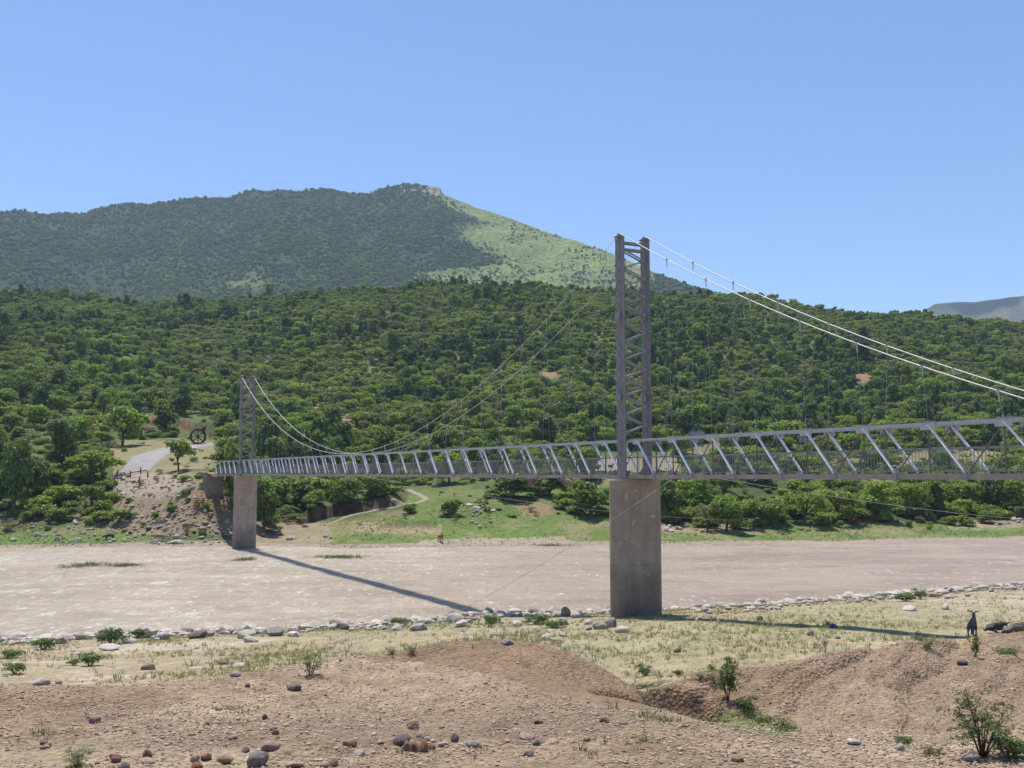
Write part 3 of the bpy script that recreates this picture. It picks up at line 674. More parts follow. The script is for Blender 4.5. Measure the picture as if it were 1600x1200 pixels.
# cables: main span and near side span of each cable plane, hangers down to the deck
TOPZ = 11.97
def zc(s, off):
    x = s / SPAN
    if 0 <= x <= 1: return 1.95 + (TOPZ - 1.95) * (2 * x - 1) ** 2
    if x > 1: t = s - SPAN; return TOPZ - 0.552 * t + 0.0049 * t * t
    t = -s; return TOPZ - (TOPZ + 0.3) / 17.5 * t
near_anchor = SPAN + 41.6
for off in (-TW, TW):
    mb = MB(); pts = [bp(s, off, zc(s, off) - zdeck(s)) for s in np.linspace(0, SPAN, 72)]
    mb.tube(pts, 0.034, 8, True, 0.011); mb.tube([bp(s, off, zc(s, off) - zdeck(s)) for s in np.linspace(SPAN, near_anchor, 28)], 0.022, 8); part(mb, 'main_cable', M_CABLE, smooth=True)
    mb = MB(); mb.tube([bp(0, off, TOPZ - 0.02), bp(-17.6, off, 0.1)], 0.022, 6); part(mb, 'backstay_cable', M_TOWER, smooth=True)
    for s in order:
        if s > near_anchor - 4 or s < 3 or abs(s - SPAN) < 1.2: continue
        zt = zc(s, off)
        if zt < HT + 0.25: continue
        mb = MB(); mb.tube([bp(s, off, zt - zdeck(s) - 0.03), bp(s, math.copysign(TOFF + 0.03, off), HT + 0.05)], 0.0045, 5)
        mb.box(bp(s, off, zt - zdeck(s)), (0.10, 0.08, 0.09)); mb.tube([bp(s, off, zt - zdeck(s) - 0.05), bp(s, off * 0.985, zt - zdeck(s) - 0.32)], 0.022, 5)
        part(mb, 'hanger', M_STEEL)
# towers
def tower(s):
    mt = MB()
    mt.bar(bp(s, -TW - 0.45, -0.04), bp(s, TW + 0.45, -0.04), 0.75, 0.05)
    for zz in (TOPZ - 0.42, TOPZ - 0.75): 
        for a in (-0.13, 0.13): mt.bar(bp(s + a, -TW + 0.16, zz), bp(s + a, TW - 0.16, zz), 0.05, 0.10)
    t = part(mt, 'tower', M_TOWER)
    inv = t.matrix_parent_inverse.copy()
    def sub(mb, name, mat, smooth=False):
        o = mb.build(name, mat, None, smooth=smooth); o.parent = t; return o
    a = 0.175
    for off in (-TW, TW):
        mb = MB()
        for sg in (-1, 1):
            mb.bar(bp(s + sg * a, off, 0), bp(s + sg * a, off, TOPZ - 0.16), 0.022, 0.33, AX)           # web plates, across the bridge axis
            for k in (-1, 1): mb.bar(bp(s + sg * (a - 0.033), off + k * 0.157, 0), bp(s + sg * (a - 0.033), off + k * 0.157, TOPZ - 0.16), 0.045, 0.014, PERP)
        zz = 0.25; n = 0
        while zz < TOPZ - 0.6:                     # lacing bars on both open faces
            for k in (-1, 1):
                p = bp(s - 0.14, off + k * 0.172, zz + (0.30 if n % 2 else 0)); q = bp(s + 0.14, off + k * 0.172, zz + (0 if n % 2 else 0.30))
                mb.bar(p, q, 0.014, 0.055, PERP)
            zz += 0.30; n += 1
        for zz in (3.9, 7.9):                      # splice plates
            for sg in (-1, 1): mb.bar(bp(s + sg * (a + 0.018), off, zz - 0.16), bp(s + sg * (a + 0.018), off, zz + 0.16), 0.014, 0.36, AX)
            for k in (-1, 1): mb.bar(bp(s - 0.2, off + k * 0.186, zz), bp(s + 0.2, off + k * 0.186, zz), 0.014, 0.30, (0, 0, 1))
        mb.bar(bp(s, off, TOPZ - 0.16), bp(s, off, TOPZ - 0.11), 0.42, 0.42, AX)
        sub(mb, 'leg', M_TOWER)
        mb = MB()
        M = Matrix((AX, PERP, Vector((0, 0, 1)))).transposed().to_4x4(); M.translation = bp(s, off, TOPZ - 0.11)
        arc = [(-0.2, 0)] + [(0.2 * math.cos(q), 0.14 * math.sin(q)) for q in np.linspace(math.pi, 0, 9)] + [(0.2, 0)]
        mb.prism(arc[1:-1], 0.16, M); sub(mb, 'saddle', M_CONC)
    hp = 0.4535; nb = int((TOPZ - 0.75 - 2.15) / hp); z0 = TOPZ - 0.78
    for k in range(nb):
        za, zb = z0 - k * hp, z0 - (k + 1) * hp
        l, r = (za, zb) if k % 2 == 0 else (zb, za)
        for ff in (-0.13, 0.13):
            mb = MB(); mb.bar(bp(s + ff, -TW + 0.14, l), bp(s + ff, TW - 0.14, r), 0.065, 0.065, AX)
            if k % 2 == 0: mb.box(bp(s + ff * 1.15, TW - 0.19, r), (0.16, 0.1, 0.16))
            else: mb.box(bp(s + ff * 1.15, -TW + 0.19, l), (0.16, 0.1, 0.16))
            sub(mb, 'cross_brace', M_TOWER)
tower(SPAN); tower(0.0)
# piers: round-ended concrete slabs, each a thing of its own
def pier(s, zbot, label):
    c = bp(s, 0, 0); r, hs = 0.55, 0.83; n = 16
    prof = [(hs + r * math.cos(t), r * math.sin(t)) for t in np.linspace(-math.pi / 2, math.pi / 2, n)] + [(-hs + r * math.cos(t), r * math.sin(t)) for t in np.linspace(math.pi / 2, 1.5 * math.pi, n)]
    zt = -0.075 if s > 1 else -0.07
    bm = bmesh.new(); levels = [zbot] + list(np.arange(zbot + 0.6, zt - 0.3, 0.6)) + [zt - 0.05, zt]; rings = []
    for i, z in enumerate(levels):
        k = 1.012 if i % 2 == 0 and False else 1.0
        if i == len(levels) - 1: k = 0.975
        rings.append([bm.verts.new(PERP * (x * k) + AX * (y * k) + Vector((0, 0, z + zdeck(s) - zbot))) for x, y in prof])
    for a, b in zip(rings, rings[1:]):
        for k in range(len(a)): bm.faces.new((a[k], a[(k + 1) % len(a)], b[(k + 1) % len(a)], b[k]))
    bm.faces.new(rings[-1]); bm.faces.new(rings[0][::-1])
    bmesh.ops.recalc_face_normals(bm, faces=bm.faces)
    me = bpy.data.meshes.new('concrete_pier'); bm.to_mesh(me); bm.free()
    o = link('concrete_pier', me, M_CONC, None, (c.x, c.y, zbot)); return tag(o, label, 'pier', 'bridge piers')
pier(SPAN, -9.0, 'stained concrete pier among stones on the grassy bank, under the tall tower')
pier(0.0, -10.5, 'pale concrete pier at the foot of the rocky slope, under the far small tower')
# abutments
M_STONE = mat_noisy('stone_masonry', (0.20, 0.155, 0.125), (0.32, 0.26, 0.21), 3.5, 0.95, 0.03)
def abut(s, label, d=1):
    c = bp(s, 0, 0); M = Matrix((AX, PERP, Vector((0, 0, 1)))).transposed()
    g = h(c.x, c.y); zb = min(g, -2.5) - 1.5; mb = MB()
    mb.box(Vector((0, 0, (zb - 0.08) / 2 - 0.04)), (2.2, 2.4, -0.08 - zb), M)
    for k in (-1, 1): mb.box(M @ Vector((-0.4 * d, k * 1.02, 0.16)), (2.2, 0.28, 0.5), M)
    o = mb.build('bridge_abutment', M_STONE); o.location = (c.x, c.y, zdeck(s)); return tag(o, label, 'abutment', 'bridge abutments')
abut(S_START - 0.9, 'brown stone abutment where the deck meets the far rocky slope')
abut(S_END + 0.9, 'stone abutment carrying the end of the deck on the bare clay mounds', -1)
# wind guys from the deck to the banks
def guy(p, q, sag, label):
    p = Vector(p); q = Vector(q); mb = MB()
    mb.tube([p.lerp(q, t) - Vector((0, 0, sag * 4 * t * (1 - t))) for t in np.linspace(0, 1, 16)], 0.011, 5)
    o = mb.build('guy_cable', M_CABLE, smooth=True); return tag(o, label, 'cable', 'wind guys under the deck')
ga = hit(1200, 820, 100)
guy(bp(SPAN - 42, TOFF + 0.1, -0.02), ga + Vector((0, 0, 0.3)), 0.9, 'thin pale guy cable running from the deck behind the pier to the green bank')
gb = hit(1760, 812, 100)
guy(bp(SPAN + 5.5, TOFF + 0.1, -0.02), gb + Vector((0, 0, 0.5)), 1.2, 'thin pale guy cable sloping from the deck past the bushes beyond the tower')
gc = Vector((-4.0, 57.0, h(-4, 57) + 0.1))
guy(bp(SPAN + 4.0, -TOFF - 0.1, -0.02), gc, 0.25, 'thin guy cable crossing the face of the concrete pier')

# ------------------------------------------------------------------ trees and shrubs
def crown_np(seed, lobes, n, leaf, hang=0.0):
    """many small leaf quads spread through a set of ellipsoidal lobes"""
    g = np.random.default_rng(seed); L = np.array(lobes, float)
    w = (L[:, 3] * L[:, 4] * L[:, 5]) ** 0.667; pick = g.choice(len(L), n, p=w / w.sum())
    d = g.normal(size=(n, 3)); d /= np.linalg.norm(d, axis=1)[:, None]
    d[:, 2] = np.where(d[:, 2] < -0.35, -d[:, 2] * 0.6, d[:, 2])
    rad = g.uniform(0.35, 1.0, n) ** 0.45 * g.uniform(0.86, 1.1, n)
    c = L[pick, :3] + d * L[pick, 3:] * rad[:, None]
    c[:, 2] = np.maximum(c[:, 2], 0.01)
    nrm = d + g.normal(size=(n, 3)) * 0.5 + np.array([0, 0, 0.3]); nrm /= np.linalg.norm(nrm, axis=1)[:, None]
    t = np.cross(nrm, g.normal(size=(n, 3))); t /= np.linalg.norm(t, axis=1)[:, None]; b = np.cross(nrm, t)
    a = leaf * g.uniform(0.55, 1.45, n)[:, None]; e = a * g.uniform(0.45, 0.85, n)[:, None]
    V = np.stack([c - t * a, c - b * e + nrm * e * 0.25, c + t * a, c + b * e + nrm * e * 0.25], 1).reshape(-1, 3)
    return V, np.arange(4 * n).reshape(n, 4)
def lobes_for(kind, seed):
    g = np.random.default_rng(seed + 500); out = []
    if kind == 'round':
        for k in range(14):
            a = g.uniform(0, 6.28); r = g.uniform(0.1, 0.36); z = g.uniform(0.16, 0.80)
            r *= 1.25 - abs(z - 0.42) * 1.0; s = g.uniform(0.13, 0.22); out.append((r * math.cos(a), r * math.sin(a), z, s, s, s * 0.85))
        out.append((0, 0, 0.52, 0.34, 0.34, 0.34))
    if kind == 'dark':
        for k in range(13):
            a = g.uniform(0, 6.28); z = g.uniform(0.10, 0.88); r = g.uniform(0.08, 0.34) * (1.1 - 0.5 * z)
            s = g.uniform(0.13, 0.21); out.append((r * math.cos(a), r * math.sin(a), z, s, s, s * 0.9))
        out.append((0, 0, 0.46, 0.28, 0.28, 0.40))
    if kind == 'acacia':
        for k in range(13):
            a = g.uniform(0, 6.28); r = 0.42 * g.uniform(0.1, 1) ** 0.5; z = 0.80 - 0.55 * r + g.uniform(-0.16, 0.06)
            s = g.uniform(0.12, 0.2); out.append((r * math.cos(a), r * math.sin(a), z, s, s, s * 0.75))
    if kind == 'grey':
        for k in range(14):
            a = g.uniform(0, 6.28); r = g.uniform(0.1, 0.40); z = g.uniform(0.3, 0.85); s = g.uniform(0.08, 0.16)
            out.append((r * math.cos(a), r * math.sin(a), z, s, s, s * 0.8))
    if kind == 'bush':
        for k in range(9):
            a = g.uniform(0, 6.28); r = g.uniform(0.08, 0.36); z = g.uniform(0.2, 0.62) ; s = g.uniform(0.15, 0.25)
            out.append((r * math.cos(a), r * math.sin(a), z, s, s, s))
        out.append((0, 0, 0.35, 0.34, 0.34, 0.34))
    return out
def trunk_mb(kind, seed):
    g = np.random.default_rng(seed + 900); mb = MB()
    top = {'round': 0.6, 'dark': 0.6, 'acacia': 0.62, 'grey': 0.6, 'bush': 0.35}[kind]; fork = {'round': 0.26, 'dark': 0.16, 'acacia': 0.30, 'grey': 0.22, 'bush': 0.08}[kind]
    lean = g.uniform(-0.05, 0.05, 2); f = Vector((lean[0], lean[1], fork))
    mb.tube([(0, 0, -0.06), (lean[0] * 0.3, lean[1] * 0.3, fork * 0.5), f], 0.034, 7, True, 0.024)
    for k in range(5 if kind != 'bush' else 4):
        a = 6.28 * k / 5 + g.uniform(-0.5, 0.5); r = g.uniform(0.16, 0.34); z = top + g.uniform(-0.08, 0.16)
        m = f + Vector((r * 0.45 * math.cos(a), r * 0.45 * math.sin(a), (z - fork) * 0.55))
        mb.tube([f - Vector((0, 0, 0.02)), m, (r * math.cos(a), r * math.sin(a), z)], 0.017, 5, True, 0.006)
    return mb
TREE = {}
def tree_proto(kind, var):
    if (kind, var) not in TREE:
        n, leaf = {'round': (1700, 0.040), 'dark': (1900, 0.040), 'acacia': (1600, 0.036), 'grey': (1200, 0.030), 'bush': (1300, 0.046)}[kind]
        V, Fq = crown_np(var * 31 + len(kind), lobes_for(kind, var), n, leaf); cm = mesh_np('crown', V, Fq); cm.materials.append(M_LEAF[kind])
        o = trunk_mb(kind, var).build('trunk', M_BARK, smooth=True); tm = o.data; bpy.data.objects.remove(o)
        TREE[(kind, var)] = (cm, tm)
    return TREE[(kind, var)]
FIRST_CROWN = {}
def add_tree(kind, loc, w, ht, label, group, name=None, var=None, rz=None, tilt=0.0):
    var = var if var is not None else int(rng.integers(0, 4))
    cm, tm = tree_proto(kind, var)
    root = empty(name or ('bush' if kind == 'bush' else kind_name[kind]), loc, rz if rz is not None else float(rng.uniform(0, 6.28)))
    root.scale = (w, w, ht); root.rotation_euler.y = tilt
    tag(root, label, 'bush' if kind == 'bush' else 'tree', group)
    c = link('crown' if kind != 'bush' else 'foliage', cm, None, root); link('trunk' if kind != 'bush' else 'stem', tm, None, root)
    FIRST_CROWN.setdefault((kind, var), c); return root
kind_name = {'round': 'broadleaf_tree', 'dark': 'evergreen_tree', 'acacia': 'acacia_tree', 'grey': 'thorn_tree', 'bush': 'bush'}
taken = []
def key_tree(kind, x, ybase, wpx, hpx, label, **kw):
    p = hit(x, ybase, 100); k = p.y / F; taken.append((p.x, p.y, wpx * k / 2))
    return add_tree(kind, p - Vector((0, 0, 0.15)), wpx * k * 1.05, hpx * k, label, kw.pop('group', None), **kw)
KT = [
 ('dark', 22, 798, 66, 108, 'tall green tree with a black shaded foot by the stones of the far shore'),
 ('dark', 98, 738, 62, 86, 'dark upright evergreen above the bushes, up-river of the gravel road'),
 ('round', 148, 755, 74, 62, 'bright bushy tree beside the lower end of the gravel road'),
 ('acacia', 146, 797, 40, 50, 'small yellowish tree on a crooked stem above the shore boulders'),
 ('round', 191, 697, 70, 76, 'broad green tree shading the top of the gravel road and the car'),
 ('acacia', 279, 736, 46, 62, 'lone leaning tree with a thick forked trunk beside the gravel road'),
 ('dark', 418, 722, 60, 84, 'tall dark tree close behind the small far tower'),
 ('dark', 452, 724, 44, 56, 'dark rounded tree beyond the first bays of the far deck'),
 ('acacia', 471, 793, 92, 58, 'wide flat-topped acacia on the eroded bank below the deck'),
 ('round', 545, 782, 60, 44, 'light green tree at the top of the eroded bank, beside the flat-topped acacia'),
 ('round', 588, 776, 50, 40, 'light green tree above the upper bend of the footpath'),
 ('bush', 703, 806, 42, 34, 'round green bush standing alone on the grassy slope by the white rocks'),
 ('bush', 640, 803, 30, 22, 'pale grey-green bush below the footpath on the far bank'),
 ('dark', 800, 776, 90, 40, 'low dark tree casting black shade under the middle of the deck'),
 ('dark', 856, 774, 74, 40, 'low dark tree in black shade nearer the pier, under the deck'),
 ('dark', 925, 808, 70, 62, 'bushy tree with a bare leaning stem just up-river of the tall pier'),
 ('dark', 1046, 815, 62, 66, 'green tree just past the tall pier, its foot in the stones'),
 ('round', 1082, 800, 60, 60, 'tall green tree second past the tall pier'),
 ('grey', 1105, 830, 52, 52, 'blue-green bush leaning out to the stones past the tall pier'),
 ('round', 1135, 830, 66, 68, 'bright green tree with deep black shade at its foot by the far grass'),
 ('acacia', 1192, 826, 78, 62, 'spreading tree with a black shaded underside at the end of the guy cable'),
 ('acacia', 1258, 822, 72, 70, 'flat spreading thorn tree above the grass mound on the far bank'),
 ('acacia', 1312, 815, 70, 62, 'spreading thorn tree with its shade falling on the turf'),
 ('round', 1370, 806, 66, 56, 'dome-shaped tree with a hollow dark underside above the red soil'),
 ('round', 1428, 808, 56, 62, 'bright lime-green tree at the top of the turf'),
 ('dark', 1462, 806, 50, 56, 'dull dark tree between the lime-green tree and the scrub'),
 ('round', 1505, 798, 60, 52, 'mid-green tree in the scrub above the shore stones'),
 ('dark', 1556, 800, 62, 60, 'dark tree in the scrub above the last shore stones'),
 ('round', 1600, 806, 60, 64, 'green tree cut off by the photo edge above the last shore stones'),
 ('bush', 1484, 820, 34, 20, 'low bush at the upper edge of the turf beside pinkish stones'),
 ('bush', 1548, 818, 44, 26, 'broad low bush in front of the scrub on the far turf'),
 ('bush', 1420, 824, 16, 16, 'tiny lone bush standing on the turf under the lime-green tree'),
 ('bush', 1452, 828, 13, 13, 'smallest lone bush out on the open turf'),
 ('dark', 1265, 724, 50, 34, 'black-shaded tree beneath the parked pale vehicle'),
 ('round', 1060, 722, 40, 50, 'leafy tree beside the thatched hut on its bridge-tower side'),
 ('grey', 1140, 703, 46, 52, 'brown-grey twiggy tree between the two thatched huts'),
 ('dark', 1072, 690, 66, 60, 'dark tree rising behind the front thatched hut'),
 ('round', 1226, 702, 66, 56, 'bright green tree beyond the deck beside the half-hidden hut'),
 ('dark', 850, 700, 64, 52, 'dark tree on the slope above the long low building'),
 ('grey', 312, 792, 22, 18, 'blue-grey bush low on the rocky slope by the abutment'),
 ('bush', 292, 752, 26, 16, 'grey-green bush at the foot of the leaning tree'),
 ('bush', 62, 800, 60, 34, 'leafy bush among the shore trees at the foot of the tall green tree'),
 ('bush', 108, 786, 54, 40, 'dense bush below the dark upright evergreen'),
 ('bush', 92, 812, 44, 24, 'low spreading bush just above the shore boulders'),
 ('bush', 200, 812, 50, 20, 'low leafy bush on the rubble slope above the black animal'),
 ('bush', 160, 815, 44, 24, 'low bush beneath the small yellowish tree'),
 ('bush', 420, 820, 34, 26, 'bush in the stones at the foot of the pale pier'),
 ('bush', 432, 790, 44, 40, 'leafy bush between the pale pier and the flat-topped acacia'),
 ('bush', 510, 772, 54, 34, 'bush on the lip of the eroded bank under the deck'),
]
for t in KT: key_tree(*t)
for (xa, xb), (ya, yb), n_, lab in (((1035, 1220), (790, 828), 34, 'leafy bush crowding the trees past the tall pier'), ((1220, 1400), (765, 818), 48, 'leafy bush in the shade under the spreading thorn trees'), ((1400, 1620), (758, 812), 46, 'leafy bush in the tangled scrub above the turf'), ((880, 955), (765, 806), 10, 'leafy bush about the leaning stem up-river of the tall pier'), ((395, 640), (752, 792), 26, 'leafy bush along the lip of the eroded bank'), ((-10, 180), (740, 815), 26, 'leafy bush among the trees of the up-river shore')):
    for k_ in range(n_):
        x = random.uniform(xa, xb); y = random.uniform(ya, yb)
        if 490 < x < 640 and y > 800 - (x - 490) * 0.2: continue
        w_ = random.uniform(24, 44); key_tree('bush', x, y, w_, w_ * random.uniform(0.55, 0.85), lab, group=lab.replace('bush', 'bushes'))
taken_key = len(taken)
# random trees up to about 240 m fill the slope; beyond them the wood is one mass
TXX, TYY = [], []
open_polys = [[(165, 735), (345, 735), (375, 830), (385, 850), (190, 850), (180, 800)], [(170, 688), (345, 690), (345, 745), (180, 745), (165, 735)], [(600, 758), (960, 752), (975, 850), (600, 850)],
              [(895, 705), (1066, 705), (1066, 746), (895, 746)], [(1050, 678), (1130, 680), (1130, 712), (1050, 712)], [(1168, 668), (1206, 668), (1206, 690), (1168, 690)], [(1235, 684), (1345, 684), (1345, 705), (1235, 705)],
              [(1330, 712), (1560, 705), (1560, 726), (1330, 730)], [(490, 762), (690, 758), (690, 850), (490, 850)], [(296, 664), (330, 664), (330, 700), (296, 700)], [(215, 640), (330, 652), (330, 676), (215, 668)]]
zone_of = []
def open_ground(px, py):
    m = np.zeros(px.shape, bool)
    for p in open_polys: m |= inpoly(px, py, p)
    return m
cx = rng.uniform(-0.58, 0.58, 6000); cy = rng.uniform(128, 262, 6000) 
cxx = cx * cy; keep = (cy > row_d(R_GRASS, cxx, cy) + 2)
cxx, cy = cxx[keep], cy[keep]; cz = H(cxx, cy); cpx, cpy = proj(cxx, cy, cz); ok = ~open_ground(cpx, cpy)
cxx, cy, cz, cpx, cpy = [a[ok] for a in (cxx, cy, cz, cpx, cpy)]
NKEY = len(KT); placed = 0; FAR_LIM = 238.0
zones = [('on the slope up-river of the far tower', lambda x, y, d: x < 360), ('on the wooded slope beyond the middle of the deck', lambda x, y, d: x < 960), ('on the wooded slope beyond the deck past the tall tower', lambda x, y, d: True)]
adj = {'round': 'bushy mid-green tree', 'dark': 'dense dark green tree', 'acacia': 'flat-topped olive tree', 'grey': 'sparse grey-green thorn tree', 'bush': 'low rounded green bush'}
far_pts = []
for X, Y, Zg, x, y in zip(cxx, cy, cz, cpx, cpy):
    if placed + NKEY >= 296: break
    w = float(rng.uniform(4.2, 7.4)); kk = fbm(np.array([X / 25]), np.array([Y / 25]), 131, 2)[0] + rng.uniform(-0.28, 0.28)
    kind = 'dark' if kk < -0.16 else 'acacia' if kk > 0.14 else 'grey' if kk > 0.07 else 'round'
    if rng.random() < 0.2: kind = 'bush'; w *= 0.7
    if any((X - a) ** 2 + (Y - b) ** 2 < (0.55 * (r + w / 2)) ** 2 for a, b, r in taken): continue
    # keep the crown's top off the open ground and things above it: test where it would show
    ht = w * {'round': 0.95, 'dark': 1.2, 'acacia': 0.9, 'grey': 0.95, 'bush': 0.75}[kind] * float(rng.uniform(0.8, 1.15))
    tx, ty = proj(np.array([X]), np.array([Y]), np.array([Zg + ht * 0.8]))
    if open_ground(tx, ty)[0]: 
        kind = 'bush'; ht = 1.3; w = 2.2
        tx, ty = proj(np.array([X]), np.array([Y]), np.array([Zg + 1.2]))
        if open_ground(tx, ty)[0] and rng.random() < 0.8: continue
    taken.append((X, Y, w / 2)); z = next(zz for zz, f in zones if f(x, y, Y))
    lab = f"{adj[kind]} {z}"
    add_tree(kind, (X, Y, Zg - 0.2), w, ht, lab, lab.replace('tree', 'trees').replace('bush ', 'bushes ')); placed += 1
print('random trees', placed, 'of candidates', len(cxx))
# make sure every kind has all four crowns standing somewhere, to copy for the far wood
SRC = [(k, v) for k in ('round', 'dark', 'acacia', 'grey', 'bush') for v in range(4) if (k, v) in FIRST_CROWN]

def scatter(name, pts, rz, scl, idx, sources, kind='stuff', label=None, cat=None):
    me = bpy.data.meshes.new(name); me.vertices.add(len(pts)); me.vertices.foreach_set('co', np.asarray(pts, np.float32).ravel())
    a = me.attributes.new('rz', 'FLOAT', 'POINT'); a.data.foreach_set('value', np.asarray(rz, np.float32))
    a = me.attributes.new('scl', 'FLOAT_VECTOR', 'POINT'); a.data.foreach_set('vector', np.asarray(scl, np.float32).ravel())
    a = me.attributes.new('idx', 'INT', 'POINT'); a.data.foreach_set('value', np.asarray(idx, np.int32))
    o = link(name, me); tag(o, label, cat, None, kind)
    ng = bpy.data.node_groups.new(name, 'GeometryNodeTree'); ng.interface.new_socket('Geometry', in_out='INPUT', socket_type='NodeSocketGeometry'); ng.interface.new_socket('Geometry', in_out='OUTPUT', socket_type='NodeSocketGeometry')
    gi = ng.nodes.new('NodeGroupInput'); go = ng.nodes.new('NodeGroupOutput'); iop = ng.nodes.new('GeometryNodeInstanceOnPoints'); join = ng.nodes.new('GeometryNodeJoinGeometry')
    for s in sources[::-1]:
        oi = ng.nodes.new('GeometryNodeObjectInfo'); oi.transform_space = 'ORIGINAL'; oi.inputs['As Instance'].default_value = True; oi.inputs['Object'].default_value = s
        ng.links.new(oi.outputs['Geometry'], join.inputs[0])
    def na(nm, t):
        n = ng.nodes.new('GeometryNodeInputNamedAttribute'); n.data_type = t; n.inputs[0].default_value = nm; return next(q for q in n.outputs if q.enabled and q.name == 'Attribute')
    cmb = ng.nodes.new('ShaderNodeCombineXYZ'); ng.links.new(na('rz', 'FLOAT'), cmb.inputs[2])
    e2r = ng.nodes.new('FunctionNodeEulerToRotation'); ng.links.new(cmb.outputs[0], e2r.inputs[0])
    iop.inputs['Pick Instance'].default_value = True
    ng.links.new(gi.outputs[0], iop.inputs['Points']); ng.links.new(join.outputs[0], iop.inputs['Instance'])
    ng.links.new(na('idx', 'INT'), iop.inputs['Instance Index']); ng.links.new(e2r.outputs[0], iop.inputs['Rotation']); ng.links.new(na('scl', 'FLOAT_VECTOR'), iop.inputs['Scale'])
    ng.links.new(iop.outputs[0], go.inputs[0])
    md = o.modifiers.new('scatter', 'NODES'); md.node_group = ng
    return o
def thin(X, Y, W, k):
    """drop points too close to earlier ones (grid hash)"""
    cell = 4.0; gridd = {}; keep = np.zeros(len(X), bool)
    for i in range(len(X)):
        gx, gy = int(X[i] // cell), int(Y[i] // cell); okk = True
        for a in (-1, 0, 1):
            for b in (-1, 0, 1):
                for j in gridd.get((gx + a, gy + b), ()):
                    if (X[i] - X[j]) ** 2 + (Y[i] - Y[j]) ** 2 < (k * (W[i] + W[j]) / 2) ** 2: okk = False; break
                if not okk: break
            if not okk: break
        if okk: keep[i] = True; gridd.setdefault((gx, gy), []).append(i)
    return keep
# the hillside wood
nF = 100000
fY = np.sqrt(rng.uniform(FAR_LIM ** 2 * 0.8, 600 ** 2, nF)); fX = rng.uniform(-0.62, 0.62, nF) * fY
fW = rng.gamma(3.6, 0.85, nF) + 1.2
fW *= 1.0 - 0.32 * sstep(300, 480, fY)
dens = fbm(fX / 40, fY / 40, 141, 4)
ok = rng.random(nF) < np.clip(1.05 - 3.0 * np.maximum(0, dens - 0.03), 0.22, 1)
near_edge = fY > 214 + 30 * vnoise(fX / 20, fY / 20, 145)
ok &= near_edge
fX, fY, fW = fX[ok], fY[ok], fW[ok]; fZ = H(fX, fY); fpx, fpy = proj(fX, fY, fZ)
ok = ~open_ground(fpx, fpy); ok &= ~open_ground(*proj(fX, fY, fZ + fW * 0.7))
red = np.zeros(len(fX), bool)
for (x, y, w_, h_) in ((500, 640, 14, 6), (545, 655, 20, 7), (860, 585, 18, 5), (205, 560, 16, 4), (640, 590, 22, 6), (1350, 590, 18, 6)):
    red |= (np.abs(fpx - x) < w_) & (fpy > y - h_) & (fpy < y + h_ + 12)
ok &= ~red
fX, fY, fW, fZ = fX[ok], fY[ok], fW[ok], fZ[ok]
tk = np.array(taken)
for a in range(0, len(tk)):
    pass
m = np.ones(len(fX), bool); nearm = fY < 275
for a, b, r in taken: m &= ~(nearm & ((fX - a) ** 2 + (fY - b) ** 2 < (0.6 * (r + fW / 2)) ** 2))
fX, fY, fW, fZ = fX[m], fY[m], fW[m], fZ[m]
k = thin(fX, fY, fW, 0.56); fX, fY, fW, fZ = fX[k], fY[k], fW[k], fZ[k]
kn = fbm(fX / 30, fY / 30, 151, 3) + rng.uniform(-0.3, 0.3, len(fX))
kname = np.where(kn < -0.17, 1, np.where(kn > 0.24, 2, np.where(kn > 0.10, 3, np.where(rng.random(len(fX)) < 0.22, 4, 0))))
asp = np.array([1.0, 1.2, 0.95, 1.0, 0.8])[kname] * rng.uniform(0.75, 1.2, len(fX))
idx = np.array([next((i for i, (kk, vv) in enumerate(SRC) if kk == ('round', 'dark', 'acacia', 'grey', 'bush')[q] and vv == int(v)), 0) for q, v in zip(kname, rng.integers(0, 4, len(fX)))])
scatter('hillside_wood', np.stack([fX, fY, fZ - 0.12 * fW * asp - 0.3], -1), rng.uniform(0, 6.28, len(fX)), np.stack([fW, fW, fW * asp], -1), idx, [FIRST_CROWN[s] for s in SRC],
        label='dense mixed green wood covering the hillside above the river', cat='wood')
print('wood', len(fX))
# undergrowth between the trees of the far bank
nU = 9000
uY = rng.uniform(126, 330, nU); uX = rng.uniform(-0.6, 0.6, nU) * uY; ok = uY > row_d(R_GRASS, uX, uY) - 1
uX, uY = uX[ok], uY[ok]; uZ = H(uX, uY); upx, upy = proj(uX, uY, uZ); og = open_ground(upx, upy)
turfy = (uY < row_d(R_GRASS, uX, uY) + 5)
og |= inpoly(upx, upy, [(196, 692), (350, 688), (350, 706), (262, 712), (245, 745), (196, 745)])
ok = np.where(og, rng.random(len(uX)) < np.where((upx < 365) & (upy > 750), 0.6, 0.3), np.where(turfy, rng.random(len(uX)) < 0.25, True)) & ~inpoly(upx, upy, [(196, 692), (350, 688), (350, 706), (262, 712), (245, 745), (196, 745)])
for pl in ([(500, 825), (510, 810), (660, 770), (680, 780), (660, 792), (540, 825)], [(895, 705), (1066, 705), (1066, 740), (895, 740)]): ok &= ~inpoly(upx, upy, pl)
uX, uY, uZ, og = uX[ok], uY[ok], uZ[ok], og[ok]
uW = rng.uniform(0.8, 3.2, len(uX)) * np.where(og, 0.55, 1.0)
bi = [i for i, (kk, vv) in enumerate(SRC) if kk in ('bush', 'grey')]
scatter('undergrowth', np.stack([uX, uY, uZ - 0.1 * uW], -1), rng.uniform(0, 6.28, len(uX)), np.stack([uW, uW, uW * rng.uniform(0.45, 0.9, len(uX))], -1), rng.choice(bi, len(uX)), [FIRST_CROWN[s] for s in SRC],
        label='low tangled undergrowth between the trees of the far bank', cat='undergrowth')
